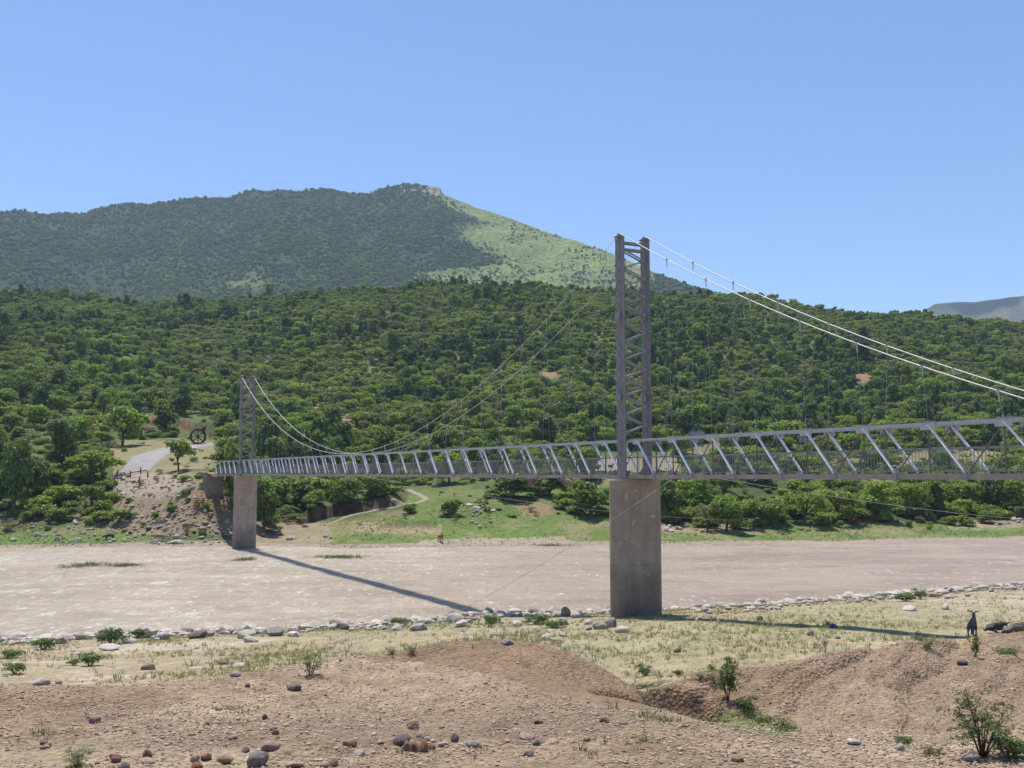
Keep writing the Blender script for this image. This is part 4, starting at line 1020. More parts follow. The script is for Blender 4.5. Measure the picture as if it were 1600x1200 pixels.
# the mountain's bush: trees by the ten thousand, thinning out to scattered ones on the grass flank
nM = 190000
ti = rng.integers(0, len(T) - 5, nM); tj = rng.integers(0, len(RX) - 1, nM); fj = rng.random(nM); fi = rng.random(nM)
def pk(A): return (A[ti, tj] * (1 - fj) + A[ti, tj + 1] * fj) * (1 - fi) + (A[ti + 1, tj] * (1 - fj) + A[ti + 1, tj + 1] * fj) * fi
mX, mY, mZ, mG, mx_, my_ = pk(MXX), pk(MYY), pk(MZZ), pk(GRASS), pk(MPX), pk(MPY)
cl = fbm(mX / 45, mY / 45, 161, 4)
prob = (1 - mG) * np.clip(0.66 + 1.7 * cl, 0.22, 0.95) + mG * np.clip(0.05 + 1.0 * (cl - 0.06) + 0.25 * sstep(395, 440, my_), 0.012, 0.6)
prob = np.where((mx_ > 470) & (mx_ < 1100), prob, prob * np.where(my_ > 400, np.clip(0.6 + 1.5 * cl, 0.2, 1), 1))
ok = (rng.random(nM) < prob) & (my_ < 482)
mX, mY, mZ, mG = mX[ok], mY[ok], mZ[ok], mG[ok]
mW = rng.uniform(3.6, 7.6, len(mX)) * (1 - 0.3 * mG)
mi = [i for i, (kk, vv) in enumerate(SRC) if kk in ('dark', 'round', 'grey')]
pr = np.array([{'dark': 0.4, 'round': 0.35, 'grey': 0.25}[SRC[i][0]] for i in mi]); pr /= pr.sum()
scatter('mountain_bush', np.stack([mX, mY, mZ - 0.25 * mW], -1), rng.uniform(0, 6.28, len(mX)), np.stack([mW, mW, mW * rng.uniform(0.6, 0.95, len(mX))], -1), rng.choice(mi, len(mX), p=pr), [FIRST_CROWN[s] for s in SRC],
        label='dark bush covering the flank of the mountain', cat='wood')
print('mountain bush', len(mX))

# ------------------------------------------------------------------ haze over the valley
m, nt, out = newmat('valley_haze')
pv = nt.nodes.new('ShaderNodeVolumePrincipled'); pv.inputs['Color'].default_value = (0.52, 0.69, 0.96, 1); pv.inputs['Density'].default_value = 0.000115
pv.inputs['Anisotropy'].default_value = 0.2
nt.links.new(pv.outputs[0], out.inputs['Volume'])
mb = MB(); mb.box((0, 1600, 270), (9000, 3300, 563)); hz = mb.build('haze', m); tag(hz, kind='stuff')

# ------------------------------------------------------------------ stones
def rock_mesh(seed, flat=0.7, rough=0.16, ang=0.0):
    g = np.random.default_rng(seed); bm = bmesh.new(); bmesh.ops.create_icosphere(bm, subdivisions=4, radius=0.5)
    P = np.array([v.co[:] for v in bm.verts]); off = g.uniform(0, 50, 3); D = P / 0.5
    r = 1 + rough * 2 * (fbm(D[:, 0] * 1.3 + off[0] + D[:, 2] * 0.7, D[:, 1] * 1.3 + off[1] - D[:, 2] * 0.6, seed, 3))
    for k in range(int(6 + 6 * ang)):               # a few worn flats
        n = g.normal(size=3); n /= np.linalg.norm(n); lim = g.uniform(0.62, 0.9) - 0.12 * ang; t = D @ n * r
        r = np.where(t > lim, r * (lim + (t - lim) * (0.35 - 0.25 * ang)) / np.maximum(t, 1e-3), r)
    r = r * (1 + 0.04 * fbm(D[:, 0] * 6 + D[:, 2] * 3, D[:, 1] * 6 - D[:, 2] * 2, seed + 9, 3))
    P = P * r[:, None] * np.array([1, g.uniform(0.68, 0.92), flat])
    for v, p in zip(bm.verts, P): v.co = p
    me = bpy.data.meshes.new('stone'); bm.to_mesh(me); bm.free(); me.polygons.foreach_set('use_smooth', np.full(len(me.polygons), ang < 0.5)); me.materials.append(M_ROCK); return me
ROCKM = [rock_mesh(k, (0.72, 0.6, 0.8, 0.66, 0.55, 0.75, 0.85, 0.5)[k], 0.16 + 0.05 * (k % 3), 0.0 if k < 5 else 0.45) for k in range(8)] + [rock_mesh(20 + k, 0.7, 0.22, 0.9) for k in range(3)]
STONES = []
RC = {'grey': (0.30, 0.27, 0.245), 'dark': (0.15, 0.125, 0.115), 'pale': (0.46, 0.41, 0.355), 'pink': (0.36, 0.25, 0.205), 'tan': (0.38, 0.28, 0.19), 'brown': (0.24, 0.16, 0.115), 'red': (0.26, 0.13, 0.095), 'purple': (0.25, 0.205, 0.20), 'white': (0.50, 0.455, 0.395), 'blue': (0.16, 0.165, 0.18), 'rust': (0.33, 0.2, 0.12)}
def stone(x, y, w, hh, colr, label, group=None, name='stone', shape=None, sink=0.27, p=None, rz=None):
    p = p or hit(x, y); k = p.y / F; g = random.random
    o = bpy.data.objects.new(name, ROCKM[shape if shape is not None else random.randrange(8)]); COL.objects.link(o)
    W = w * k; Hh = max(hh * k, 0.35 * W)
    o.scale = (W * 1.05, W * 1.05, Hh * 1.5); o.rotation_euler = (random.uniform(-.25, .25), random.uniform(-.25, .25), random.uniform(0, 6.28) if rz is None else rz)
    o.location = (p.x, p.y + W * 0.3, p.z + Hh * (0.5 - sink)); c = RC[colr]; f = random.uniform(0.88, 1.12); o.color = (c[0] * f, c[1] * f, c[2] * f, 1)
    tag(o, label, 'boulder' if name == 'boulder' else 'stone', group); STONES.append((p.x, p.y, W / 2)); return o
FG = [
 (146, 1131, 18, 16, 'purple', 'grey stone leaning on a grass tuft on the bare gravel slope'),
 (386, 1075, 10, 8, 'dark', 'small dark round stone alone high on the gravel slope'),
 (459, 1081, 22, 14, 'dark', 'dark angular stone alone on the gravel below the dusty thin shrub'),
 (347, 1039, 14, 9, 'brown', 'brown stone beside two flat pale ones where the gravel meets the grass'),
 (371, 1044, 22, 8, 'white', 'long flat white stone where the gravel meets the grass'),
 (366, 1058, 18, 10, 'pale', 'pale half-buried stone just inside the gravel edge'),
 (62, 1071, 28, 11, 'pale', 'pale broad stone bedded at the grass edge near the dark bushes'),
 (90, 1069, 12, 8, 'pink', 'small pinkish stone next to the broad pale one at the grass edge'),
 (413, 1126, 12, 9, 'dark', 'small dark stone above the pair of stacked grey stones'),
 (425, 1143, 14, 12, 'purple', 'upper grey stone of a close pair on the gravel'),
 (429, 1149, 13, 9, 'brown', 'lower brown stone of a close pair on the gravel'),
 (363, 1156, 17, 9, 'pink', 'flat pink stone alone above the row of cobbles'),
 (420, 1175, 28, 17, 'pink', 'smooth pinkish cobble touching the big purple-grey cobble'),
 (400, 1200, 34, 30, 'purple', 'big purple-grey cobble, largest of the row at the bottom'),
 (350, 1195, 27, 22, 'tan', 'tan egg-shaped cobble tilted on the gravel'),
 (319, 1188, 20, 18, 'rust', 'round brown cobble leaning on a tan one'),
 (303, 1192, 17, 16, 'tan', 'tan cobble squeezed between two brown ones'),
 (307, 1203, 18, 14, 'red', 'reddish cobble below the squeezed tan one'),
 (228, 1184, 17, 13, 'brown', 'brown knobbly stone above a flat pale one'),
 (230, 1195, 22, 9, 'tan', 'flat pale tan stone below the brown knobbly one'),
 (178, 1192, 22, 19, 'red', 'dark reddish round stone at the end of the cobble row'),
 (193, 1203, 20, 13, 'dark', 'dark stone cut by the bottom of the photo'),
 (67, 1164, 14, 8, 'red', 'red stone of a trio in a small runnel'),
 (75, 1168, 9, 8, 'pink', 'pink stone of a trio in a small runnel'),
 (65, 1173, 12, 7, 'grey', 'grey stone of a trio in a small runnel'),
 (382, 1176, 16, 8, 'dark', 'dark low stone between the egg-shaped and the pinkish cobble'),
 (460, 1203, 30, 9, 'tan', 'long tan slab at the bottom beside the largest cobble'),
 (545, 1169, 20, 15, 'rust', 'brown block alone between the cobble row and the stone cluster'),
 (561, 1184, 20, 10, 'pale', 'pale oval stone below the brown block'),
 (584, 1151, 10, 8, 'white', 'small white stone up-slope of the brown block'),
 (593, 1166, 12, 7, 'pink', 'small pinkish chip between brown block and dark stone cluster'),
 (521, 1200, 18, 15, 'tan', 'tan cobble of a pair at the bottom edge'),
 (505, 1201, 14, 12, 'pink', 'pink cobble of a pair at the bottom edge'),
 (645, 1140, 19, 15, 'tan', 'tan stone standing just above the dark cluster'),
 (627, 1169, 30, 26, 'dark', 'big dark stone, largest of the tight stone cluster'),
 (636, 1174, 18, 17, 'rust', 'brown stone in front of the big dark one in the cluster'),
 (647, 1176, 17, 16, 'red', 'red-brown stone in the middle of the tight cluster'),
 (662, 1176, 19, 20, 'rust', 'orange-brown upright stone of the tight cluster'),
 (675, 1174, 11, 10, 'rust', 'smallest orange stone at the end of the tight cluster'),
 (657, 1155, 20, 9, 'pink', 'flat pinkish stone behind the tight cluster'),
 (668, 1160, 14, 11, 'grey', 'grey stone behind the orange-brown one of the cluster'),
 (692, 1168, 18, 10, 'pale', 'pale flat stone between the cluster and the dark cube-like stone'),
 (710, 1161, 13, 13, 'dark', 'dark cube-like stone past the tight cluster'),
 (738, 1167, 22, 11, 'grey', 'grey stone with grass at its foot past the dark cube-like one'),
 (824, 1155, 26, 10, 'pink', 'pinkish wedge-shaped stone above a blue-grey pebble'),
 (838, 1167, 12, 10, 'blue', 'blue-grey round pebble below the pinkish wedge'),
 (840, 1133, 17, 10, 'brown', 'brown chunk on the gravel up-slope of the pinkish wedge'),
 (825, 1183, 17, 10, 'purple', 'grey-purple stone down-slope of the blue-grey pebble'),
 (945, 1130, 15, 10, 'brown', 'brown-grey stone near the lip of the gully'),
 (975, 1133, 15, 7, 'purple', 'flat grey stone at the lip of the gully'),
 (862, 1163, 22, 6, 'tan', 'low tan slab half sunk in the gravel'),
 (890, 1164, 18, 6, 'pink', 'low pink-tan slab half sunk in the gravel'),
 (917, 1161, 12, 8, 'brown', 'small grey-brown stone past the two sunken slabs'),
 (793, 1008, 22, 8, 'purple', 'flat purple-grey slab lying on top of the clay mound'),
 (1059, 1021, 12, 9, 'dark', 'dark square block out on the dry grass flat'),
 (1268, 993, 11, 8, 'purple', 'dark grey stone just in front of the bridge shadow'),
 (1310, 999, 9, 6, 'brown', 'small brown stone in front of the bridge shadow near the dry twig'),
 (1338, 1166, 24, 12, 'white', 'white stone beside the hole in the clay bank'),
 (1522, 1194, 30, 16, 'purple', 'purple-grey boulder under the thorny shrub'),
 (1505, 1040, 18, 13, 'dark', 'dark round stone on the clay mound below the standing goat'),
 (1409, 1176, 15, 12, 'pale', 'pale stone on the lip of the hole in the clay bank'),
 (1567, 1104, 8, 7, 'pink', 'small pink stone on the gravel above the thorny shrub'),
 (1188, 970, 11, 10, 'dark', 'dark lump lying in the bridge shadow on the bank'),
 (1294, 977, 9, 8, 'dark', 'dark small rock touching the blue bundle in the bridge shadow'),
]
for q in FG: stone(*q[:5], q[5])
PILE = [(893, 951, 15, 11, 'dark'), (873, 952, 9, 6, 'brown'), (884, 963, 22, 16, 'tan'), (863, 959, 17, 14, 'pale'), (902, 966, 20, 14, 'white'), (850, 965, 20, 8, 'pale'), (870, 965, 15, 8, 'tan'), (877, 970, 11, 7, 'white'), (883, 977, 14, 11, 'grey')]
PN_ = ['dark reddish top stone of the small pile beside the tall pier', 'small brown stone tucked behind the top of the pile', 'big two-toned tan stone in the middle of the pile', 'pale upright stone at the up-river side of the pile', 'large whitish stone at the pier side of the pile', 'flat pale stone trailing off the pile towards the bushes', 'tan stone under the front of the pile', 'small white stone at the front of the pile', 'grey stone with a black shaded face below the pile']
for q, l in zip(PILE, PN_): stone(*q, l, 'stones of the small pile beside the tall pier', 'boulder')
NEARP = [(938, 983, 24, 16, 'grey', 'grey boulder touching its twin in front of the tall pier'), (956, 981, 25, 17, 'purple', 'darker twin boulder in front of the tall pier'), (973, 989, 22, 12, 'white', 'white boulder just below the twin boulders'), (920, 976, 17, 8, 'pale', 'pale flat stone between pile and twin boulders'),
 (921, 985, 13, 8, 'grey', 'small grey stone up-river of the twin boulders'), (808, 979, 20, 11, 'pale', 'pale boulder before the long green bush by the shadow tip'), (855, 1000, 19, 12, 'pale', 'pale double stone on the grass behind the clay mound'), (865, 1003, 10, 7, 'white', 'small white stone touching the pale double stone'), (880, 995, 13, 9, 'pale', 'pale stone on the grass between clay mound and twin boulders'),
 (428, 994, 36, 22, 'grey', 'largest grey peaked boulder on the water edge'), (383, 984, 24, 15, 'grey', 'grey boulder up-river of the largest peaked one'), (404, 982, 20, 12, 'purple', 'purple-grey boulder touching the largest peaked one'), (458, 978, 18, 13, 'grey', 'upright grey boulder in the grass past the largest peaked one'), (474, 985, 24, 12, 'dark', 'dark slanting boulder past the largest peaked one'),
 (382, 998, 28, 14, 'white', 'pale rounded boulder in front of the largest peaked one'), (390, 1004, 22, 11, 'pale', 'second pale boulder below the pale rounded one'), (456, 995, 26, 11, 'white', 'pale loaf-shaped boulder on the grass below the dark slanting one'), (305, 998, 36, 14, 'dark', 'long dark boulder low on the water edge'), (249, 1000, 26, 15, 'grey', 'grey boulder on the water edge past the dark green bushes'),
 (92, 1007, 23, 16, 'grey', 'rough grey boulder between two dark green bushes'), (113, 996, 24, 15, 'pale', 'pale slanting boulder behind the rough grey one'), (166, 985, 18, 14, 'dark', 'dark boulder peeping over the tallest dark green bush'), (198, 1006, 24, 13, 'pale', 'pale boulder at the foot of the tallest dark green bush'), (165, 1018, 36, 12, 'white', 'long white boulder lying on the grass below the dark green bushes'), (229, 1047, 28, 13, 'tan', 'tan boulder alone in the dry grass'),
 (653, 986, 36, 16, 'grey', 'wide grey angular boulder near the tip of the bridge shadow'), (535, 984, 28, 14, 'dark', 'dark wide boulder on the water edge before the wide angular one'), (620, 986, 24, 11, 'pale', 'pale pointed boulder up-river of the wide angular one'), (710, 973, 26, 15, 'pale', 'pale boulder stack top near the shadow tip'), (722, 980, 26, 12, 'white', 'white boulder below the pale one near the shadow tip'),
 (1128, 948, 26, 9, 'pale', 'pale flat boulder at the start of the bridge shadow'), (1462, 933, 20, 10, 'pink', 'pinkish boulder behind the shoreline bush beyond the goats'), (1474, 929, 24, 10, 'white', 'white boulder behind the pinkish one'), (1488, 926, 12, 8, 'dark', 'dark small boulder beside the white one on the far rim of the bank'), (1538, 922, 20, 10, 'pale', 'pale boulder under the bright green shore bush'), (1548, 921, 9, 8, 'dark', 'black boulder end under the bright green shore bush'),
 (1479, 953, 15, 11, 'white', 'white pointed boulder alone on the flat beyond the goat'), (1425, 955, 24, 8, 'white', 'white slab on the flat past the shoreline bush')]
for q in NEARP: stone(*q[:5], q[5], None, 'boulder', 9 if 'peaked one' not in q[5] and ('peaked' in q[5] or 'angular' in q[5] or 'rough' in q[5] or 'slanting' in q[5]) else 10 if 'largest grey' in q[5] else None)
# the rest of the stony rim, by stretch of shore
STRETCH = [(-30, 250, 'rounded boulder in the stony rim beside the dark green bushes'), (250, 520, 'rounded boulder in the stony rim around the largest peaked boulder'), (520, 780, 'rounded boulder in the stony rim up to the tip of the bridge shadow'), (780, 1080, 'rounded boulder in the stony rim about the tall pier'), (1080, 1360, 'whitish boulder on the stony rim along the bridge shadow'), (1360, 1640, 'whitish boulder on the stony rim beyond the goats')]
SHN = (28, 26, 30, 14, 30, 38)
for (x0, x1, lab), cnt_ in zip(STRETCH, SHN):
    n = 0
    while n < cnt_:
        x = random.uniform(x0, x1); u, _ = ray(x, 960); de = float(np.interp(u, UG, RD[R_EDGE])); Y = de - abs(random.gauss(0, 1)) * (2.8 if x < 1080 else 5.5) + 0.4; X = float(u) * Y
        W = random.choice((0.32, 0.38, 0.45, 0.5, 0.6, 0.7, 0.85))
        if any((X - a) ** 2 + (Y - b) ** 2 < (0.8 * (r + W / 2)) ** 2 for a, b, r in STONES): continue
        w = W / Y * F; colr = random.choice(('grey', 'pale', 'grey', 'white', 'purple', 'tan')) if x < 1080 else random.choice(('pale', 'white', 'pale', 'grey', 'pink', 'grey'))
        stone(x, 0, w, w * random.uniform(0.4, 0.62), colr, lab, lab.replace('boulder', 'boulders', 1), 'boulder', p=Vector((X, Y, h(X, Y)))); n += 1
# boulders of the far shore and its rubble slope
FARR = [((-20, 120), (818, 850), 10, 'grey angular boulder on the far shore below the thick trees'), ((120, 260), (805, 850), 16, 'grey angular boulder on the far shore about the black animal'), ((230, 360), (752, 846), 24, 'broken boulder on the rubble slope beside the pale pier'), ((400, 520), (818, 850), 8, 'pale boulder on the mud past the pale pier'),
        ((732, 775), (784, 826), 7, 'white rock in the gully of the grassy slope'), ((1040, 1160), (822, 832), 10, 'pinkish rock under the shaded trees past the tall pier'), ((1475, 1610), (812, 822), 10, 'pinkish rock at the edge of the scrub above the turf'), ((985, 1060), (722, 742), 6, 'pale rock on the bare ground behind the tall tower'), ((190, 340), (690, 705), 8, 'pale rock on the bank above the gravel road')]
for (xa, xb), (ya, yb), n, lab in FARR:
    for k in range(n):
        x = random.uniform(xa, xb); y = random.uniform(ya, yb); p = hit(x, y, 100); W = random.uniform(0.45, 1.25); w = W / p.y * F
        stone(x, y, w, w * random.uniform(0.45, 0.7), random.choice(('grey', 'tan', 'pale', 'pink', 'purple') if x < 600 else ('pale', 'pink', 'white')), lab, lab.replace('boulder', 'boulders', 1).replace(' rock ', ' rocks '), 'boulder', random.choice((5, 6, 7, 8, 9, 10)), p=p)
for q in ((302, 703, 14, 9, 'white', 'large white boulder beside the spoked cable reel'), (313, 705, 9, 6, 'pale', 'smaller white boulder next to the large white one by the reel'), (618, 771, 9, 7, 'white', 'white block at the dark hollow above the footpath'), (240, 850, 14, 10, 'purple', 'grey slab standing on edge at the far water line'), (275, 851, 26, 9, 'pale', 'long pale slab at the far water line'), (118, 846, 18, 8, 'grey', 'flat grey boulder in the far grass by the water line')):
    stone(*q[:5], q[5], None, 'boulder', 9)
print('stones', len(STONES))

def cobbles(name, X, Y, W, lo, hi, label, cat, sink=0.2):
    """many small stones as one mass"""
    bm = bmesh.new(); bmesh.ops.create_icosphere(bm, subdivisions=1, radius=0.5); B = np.array([v.co[:] for v in bm.verts]); Fc = np.array([[v.index for v in f.verts] for f in bm.faces]); bm.free()
    n = len(X); g = np.random.default_rng(len(name)); Z = H(X, Y); a = g.uniform(0, 6.28, n)
    P = B[None] * (1 + g.uniform(-0.22, 0.22, (n, len(B), 1))) * np.stack([np.ones(n), g.uniform(0.6, 1, n), g.uniform(0.4, 0.75, n)], -1)[:, None]
    x = P[..., 0] * np.cos(a)[:, None] - P[..., 1] * np.sin(a)[:, None]; y = P[..., 0] * np.sin(a)[:, None] + P[..., 1] * np.cos(a)[:, None]
    V = np.stack([x * W[:, None] + X[:, None], y * W[:, None] + Y[:, None], P[..., 2] * W[:, None] + (Z + W * sink)[:, None]], -1).reshape(-1, 3)
    Fa = (Fc[None] + (np.arange(n) * len(B))[:, None, None]).reshape(-1, 3)
    return tag(link(name, mesh_np(name, V, Fa, False), mat_island(name + '_stone', lo, hi)), label, cat, None, 'stuff')
# shingle between the boulders
n = 8500; x = rng.uniform(-60, 1660, n); u, _ = ray(x, 960); de = np.interp(u, UG, RD[R_EDGE])
Y = de + 0.6 - np.abs(rng.normal(0, 1, n)) * np.where(x > 1080, 7.5, 2.6); X = u * Y; W = rng.gamma(2.2, 0.085, n) + 0.08
cl = fbm(X / 2.5, Y / 2.5, 171, 3) > -0.06
cobbles('shingle', X[cl], Y[cl], W[cl], (0.25, 0.215, 0.18), (0.52, 0.47, 0.40), 'pale shingle between the boulders of the near water edge', 'shingle')
n = 2600; x = rng.uniform(175, 375, n); y = rng.uniform(745, 852, n); x = np.where(rng.random(n) < 0.35, rng.uniform(-40, 330, n), x); y = np.where(x < 175, rng.uniform(818, 852, n), y)
x = np.where(rng.random(n) < 0.05, rng.normal(752, 14, n), x); y = np.where(x > 600, rng.normal(806, 10, n), y)
XY = []
for a, b in zip(x[:750], y[:750]): q = hit(a, b, 100); XY.append((q.x, q.y))
XY = np.array(XY); cobbles('rubble', XY[:, 0], XY[:, 1], rng.gamma(2.4, 0.11, len(XY)) + 0.12, (0.22, 0.17, 0.13), (0.46, 0.39, 0.31), 'loose stones littering the far shore and its bare slope', 'rubble')
# gravel on the bare foreground
n = 90000; Y = 9.5 + 18 * rng.random(n) ** 1.2; X = rng.uniform(-0.58, 0.58, n) * Y; dc = row_d(R_CREST, X, Y)
clay_m = inpoly(*proj(X, Y, H0(X, Y)), clay_poly)
ok = (Y < dc + 0.5) & (~clay_m | (rng.random(n) < 0.12)) & (rng.random(n) < np.clip(0.75 + 2.4 * fbm(X / 1.4, Y / 1.4, 181, 3), 0.08, 1))
X, Y = X[ok], Y[ok]; W = rng.gamma(2.0, 0.0085, len(X)) + 0.014
cobbles('gravel', X, Y, W, (0.19, 0.13, 0.088), (0.48, 0.375, 0.275), 'pinkish gravel strewn over the bare mounds', 'gravel', 0.12)

# ------------------------------------------------------------------ bushes, tufts and grass of the near bank
NB = {}
def near_bush_proto(kind, var):
    if (kind, var) in NB: return NB[(kind, var)]
    mb = MB(); g = np.random.default_rng(var + 70)
    if kind == 'leafy':
        V, Fq = crown_np(300 + var, lobes_for('bush', 40 + var), 900, 0.04); cm = mesh_np('foliage', V, Fq); cm.materials.append(M_NEARLEAF)
        for k in range(6): a = k * 1.05; mb.tube([(0, 0, -0.08), (0.12 * math.cos(a), 0.12 * math.sin(a), 0.2), (0.33 * math.cos(a), 0.33 * math.sin(a), 0.5)], 0.02, 5, True, 0.008)
        nb = 0
    else:
        tips = []
        nb = {'thorny': 11, 'sapling': 9, 'twiggy': 8}[kind]
        for k in range(nb):
            a = 6.28 * k / nb + g.uniform(-.4, .4); sp = g.uniform(0.15, 0.5) if kind != 'sapling' else g.uniform(0.08, 0.34); z = g.uniform(0.5, 1.0)
            if kind == 'sapling': base = Vector((0.02, 0, 0.0)); z = g.uniform(0.35, 1.0)
            else: base = Vector((0, 0, -0.05))
            m = Vector((sp * 0.45 * math.cos(a), sp * 0.45 * math.sin(a), z * 0.55)); t = Vector((sp * math.cos(a), sp * math.sin(a), z))
            mb.tube([base, m, t], 0.011, 5, True, 0.004)
            for j in range(5 if kind != 'twiggy' else 3):
                f = g.uniform(0.35, 1); q = (base.lerp(m, f * 2) if f < 0.5 else m.lerp(t, f * 2 - 1)); e = q + Vector(g.normal(size=3) * 0.13 + np.array([0, 0, 0.06]))
                mb.tube([q, (q + e) / 2 + Vector(g.normal(size=3) * 0.015), e], 0.005, 4, True, 0.0025); tips.append(e); tips.append(q.lerp(e, .6))
        if kind == 'sapling': mb.tube([(0, 0, -0.05), (0.03, 0, 0.4), (-0.02, 0.02, 0.95)], 0.016, 6, True, 0.006)
        lob = [(p.x, p.y, p.z, 0.085, 0.085, 0.07) for p in tips]
        V, Fq = crown_np(400 + var, lob, {'thorny': 1500, 'sapling': 2200, 'twiggy': 220}[kind], 0.019); cm = mesh_np('foliage', V, Fq); cm.materials.append(M_DRYLEAF if kind != 'sapling' else M_NEARLEAF)
    o = mb.build('stem', M_BARK, smooth=True); sm = o.data; bpy.data.objects.remove(o); NB[(kind, var)] = (cm, sm); return cm, sm
def near_bush(kind, x, y, wpx, hpx, label, name='shrub', group=None):
    p = hit(x, y); k = p.y / F; var = random.randrange(3); cm, sm = near_bush_proto(kind, var)
    r = empty(name, (p.x, p.y + 0.2, p.z - 0.03), random.uniform(0, 6.28)); r.scale = (wpx * k, wpx * k, hpx * k * (1.2 if kind == 'leafy' else 1)); tag(r, label, 'shrub', group)
    link('foliage', cm, None, r); link('stem', sm, None, r)
for q in [('leafy', 64, 1016, 46, 24, 'dark green bush among the grey boulders of the water edge'), ('leafy', 173, 1008, 52, 30, 'tallest dark green bush on the stony rim'), ('leafy', 214, 998, 32, 20, 'dark green bush touching the tallest one on its down-river side'),
          ('leafy', 12, 1030, 44, 18, 'flat dark green bush cut by the photo edge'), ('leafy', 18, 1054, 44, 20, 'pale green bush in the grass below the flat dark one'), ('leafy', 137, 1042, 44, 24, 'dark green bush alone in the dry grass'), ('leafy', 112, 1041, 24, 12, 'small pale bush beside the dark bush in the dry grass'),
          ('leafy', 622, 977, 40, 15, 'low green bush on the stony rim before the shadow tip'), ('leafy', 766, 980, 32, 24, 'upright pale green bush at the tip of the bridge shadow'), ('leafy', 838, 976, 54, 18, 'long dark green bush beside the stone pile'), ('leafy', 868, 982, 40, 14, 'low end of the green bushes in front of the stone pile'),
          ('leafy', 969, 964, 34, 14, 'grey-green tuft-like bush at the foot of the tall pier'), ('leafy', 1415, 940, 44, 15, 'wide dark green bush on the stony rim beyond the bridge shadow'), ('leafy', 1440, 937, 26, 18, 'pointed dark green bush joined to the wide one'), ('leafy', 1521, 918, 28, 14, 'bright green bush leaning over the water on the rim'), ('leafy', 1440, 1004, 20, 10, 'low green bush at the crest of the clay mound by the shadow end'),
          ('twiggy', 416, 1034, 14, 18, 'dark dry stalks at the gravel edge'), ('thorny', 482, 1062, 46, 40, 'dusty thin shrub on the gravel slope'), ('twiggy', 538, 1028, 18, 20, 'dry bush first in the row at the top of the gravel'), ('twiggy', 562, 1030, 16, 16, 'dry bush second in the row at the top of the gravel'), ('thorny', 610, 1029, 24, 16, 'grey-green cushion in the row at the top of the gravel'), ('thorny', 642, 1030, 24, 24, 'tallest bush of the row where gravel meets the clay mound'),
          ('leafy', 1009, 1057, 30, 18, 'low green weed by the gully beyond the clay mound'), ('leafy', 1061, 1057, 18, 12, 'small round weed by the gully'), ('sapling', 1140, 1104, 62, 74, 'slender green sapling leaning in the gully'), ('leafy', 1168, 1116, 40, 26, 'dense grey-green bush at the foot of the sapling'), ('thorny', 1102, 1070, 46, 18, 'low thorny scrub behind the sapling'), ('twiggy', 1294, 1021, 18, 32, 'dry twig bush standing on the crest of the clay mound'),
          ('thorny', 1456, 1019, 40, 22, 'straggling bush on the mound below the end of the bridge shadow'), ('sapling', 1531, 1031, 24, 40, 'thin leafy twig on the mound below the standing goat'), ('leafy', 1582, 1024, 44, 12, 'flat green patch of bush on the mound below the lying goats'), ('thorny', 1548, 1190, 135, 110, 'large thorny shrub with dark twigs on the clay bank'), ('leafy', 1590, 1190, 70, 44, 'green bush growing through the foot of the large thorny shrub'), ('thorny', 108, 1206, 70, 30, 'sprawling dry stalks at the bottom of the gravel slope'),
          ('leafy', 1420, 1166, 40, 12, 'low weeds on the lip of the hole in the clay bank')]: near_bush(*q)
def blades(name, X, Y, size, nb, mat, label, cat, seed):
    g = np.random.default_rng(seed); n = len(X); Z = H(X, Y); m = n * nb
    cx = np.repeat(X, nb) + g.normal(0, 1, m) * np.repeat(size, nb) * 0.3; cyy = np.repeat(Y, nb) + g.normal(0, 1, m) * np.repeat(size, nb) * 0.3
    hgt = np.repeat(size, nb) * g.uniform(0.5, 1.3, m); a = g.uniform(0, 6.28, m); w = hgt * g.uniform(0.06, 0.13, m); z = np.repeat(Z, nb) - 0.02
    lx = g.normal(0, 0.35, m) * hgt; ly = g.normal(0, 0.35, m) * hgt
    V = np.stack([np.stack([cx - np.cos(a) * w, cyy - np.sin(a) * w, z], -1), np.stack([cx + np.cos(a) * w, cyy + np.sin(a) * w, z], -1), np.stack([cx + lx, cyy + ly, z + hgt], -1)], 1).reshape(-1, 3)
    return tag(link(name, mesh_np(name, V, np.arange(3 * m).reshape(m, 3)), mat), label, cat, None, 'stuff')
n = 26000; x = rng.uniform(-80, 1680, n); u, _ = ray(x, 980); dc = np.interp(u, UG, RD[R_BACK]); de = np.interp(u, UG, RD[R_EDGE])
Y = dc + (de - 0.8 - dc) * rng.random(n) ** 0.8; X = u * Y; ok = rng.random(n) < np.clip(0.30 + 2.8 * (fbm(X / 4, Y / 4, 191, 4) + 0.4 * fbm(X / 14, Y / 14, 51, 4)), 0.03, 1)
blades('grass', X[ok], Y[ok], rng.gamma(4, 0.017, ok.sum()) + 0.035, 9, mat_island('dry_grass_blade', (0.20, 0.23, 0.075), (0.48, 0.42, 0.21), 0.8, 0.35), 'short dry grass over the flat between mounds and water', 'grass', 5)
n = 1500; Y = 10.5 + 14 * rng.random(n); X = rng.uniform(-0.56, 0.56, n) * Y; ok = rng.random(n) < np.clip(5 * (fbm(X / 2.4, Y / 2.4, 201, 3) - 0.06), 0.01, 0.8)
gx = [0.0]; 
ext = [hit(x + random.gauss(0, 9), y + random.gauss(0, 2.5)) for x, y, c in ((437 * .3125, 1122, 8), (348, 1108, 14), (372, 1113, 12), (400, 1190, 10), (640, 1178, 12), (740, 1170, 10), (60, 1150, 10), (120, 1200, 16), (1190, 1128, 60), (1230, 1140, 60), (1160, 1120, 50), (1020, 1085, 30), (1010, 1122, 30), (1040, 1128, 30), (1420, 1055, 14), (1400, 1075, 14), (1460, 1180, 30), (930, 1180, 8), (1000, 1160, 10)) for _ in range(c)]
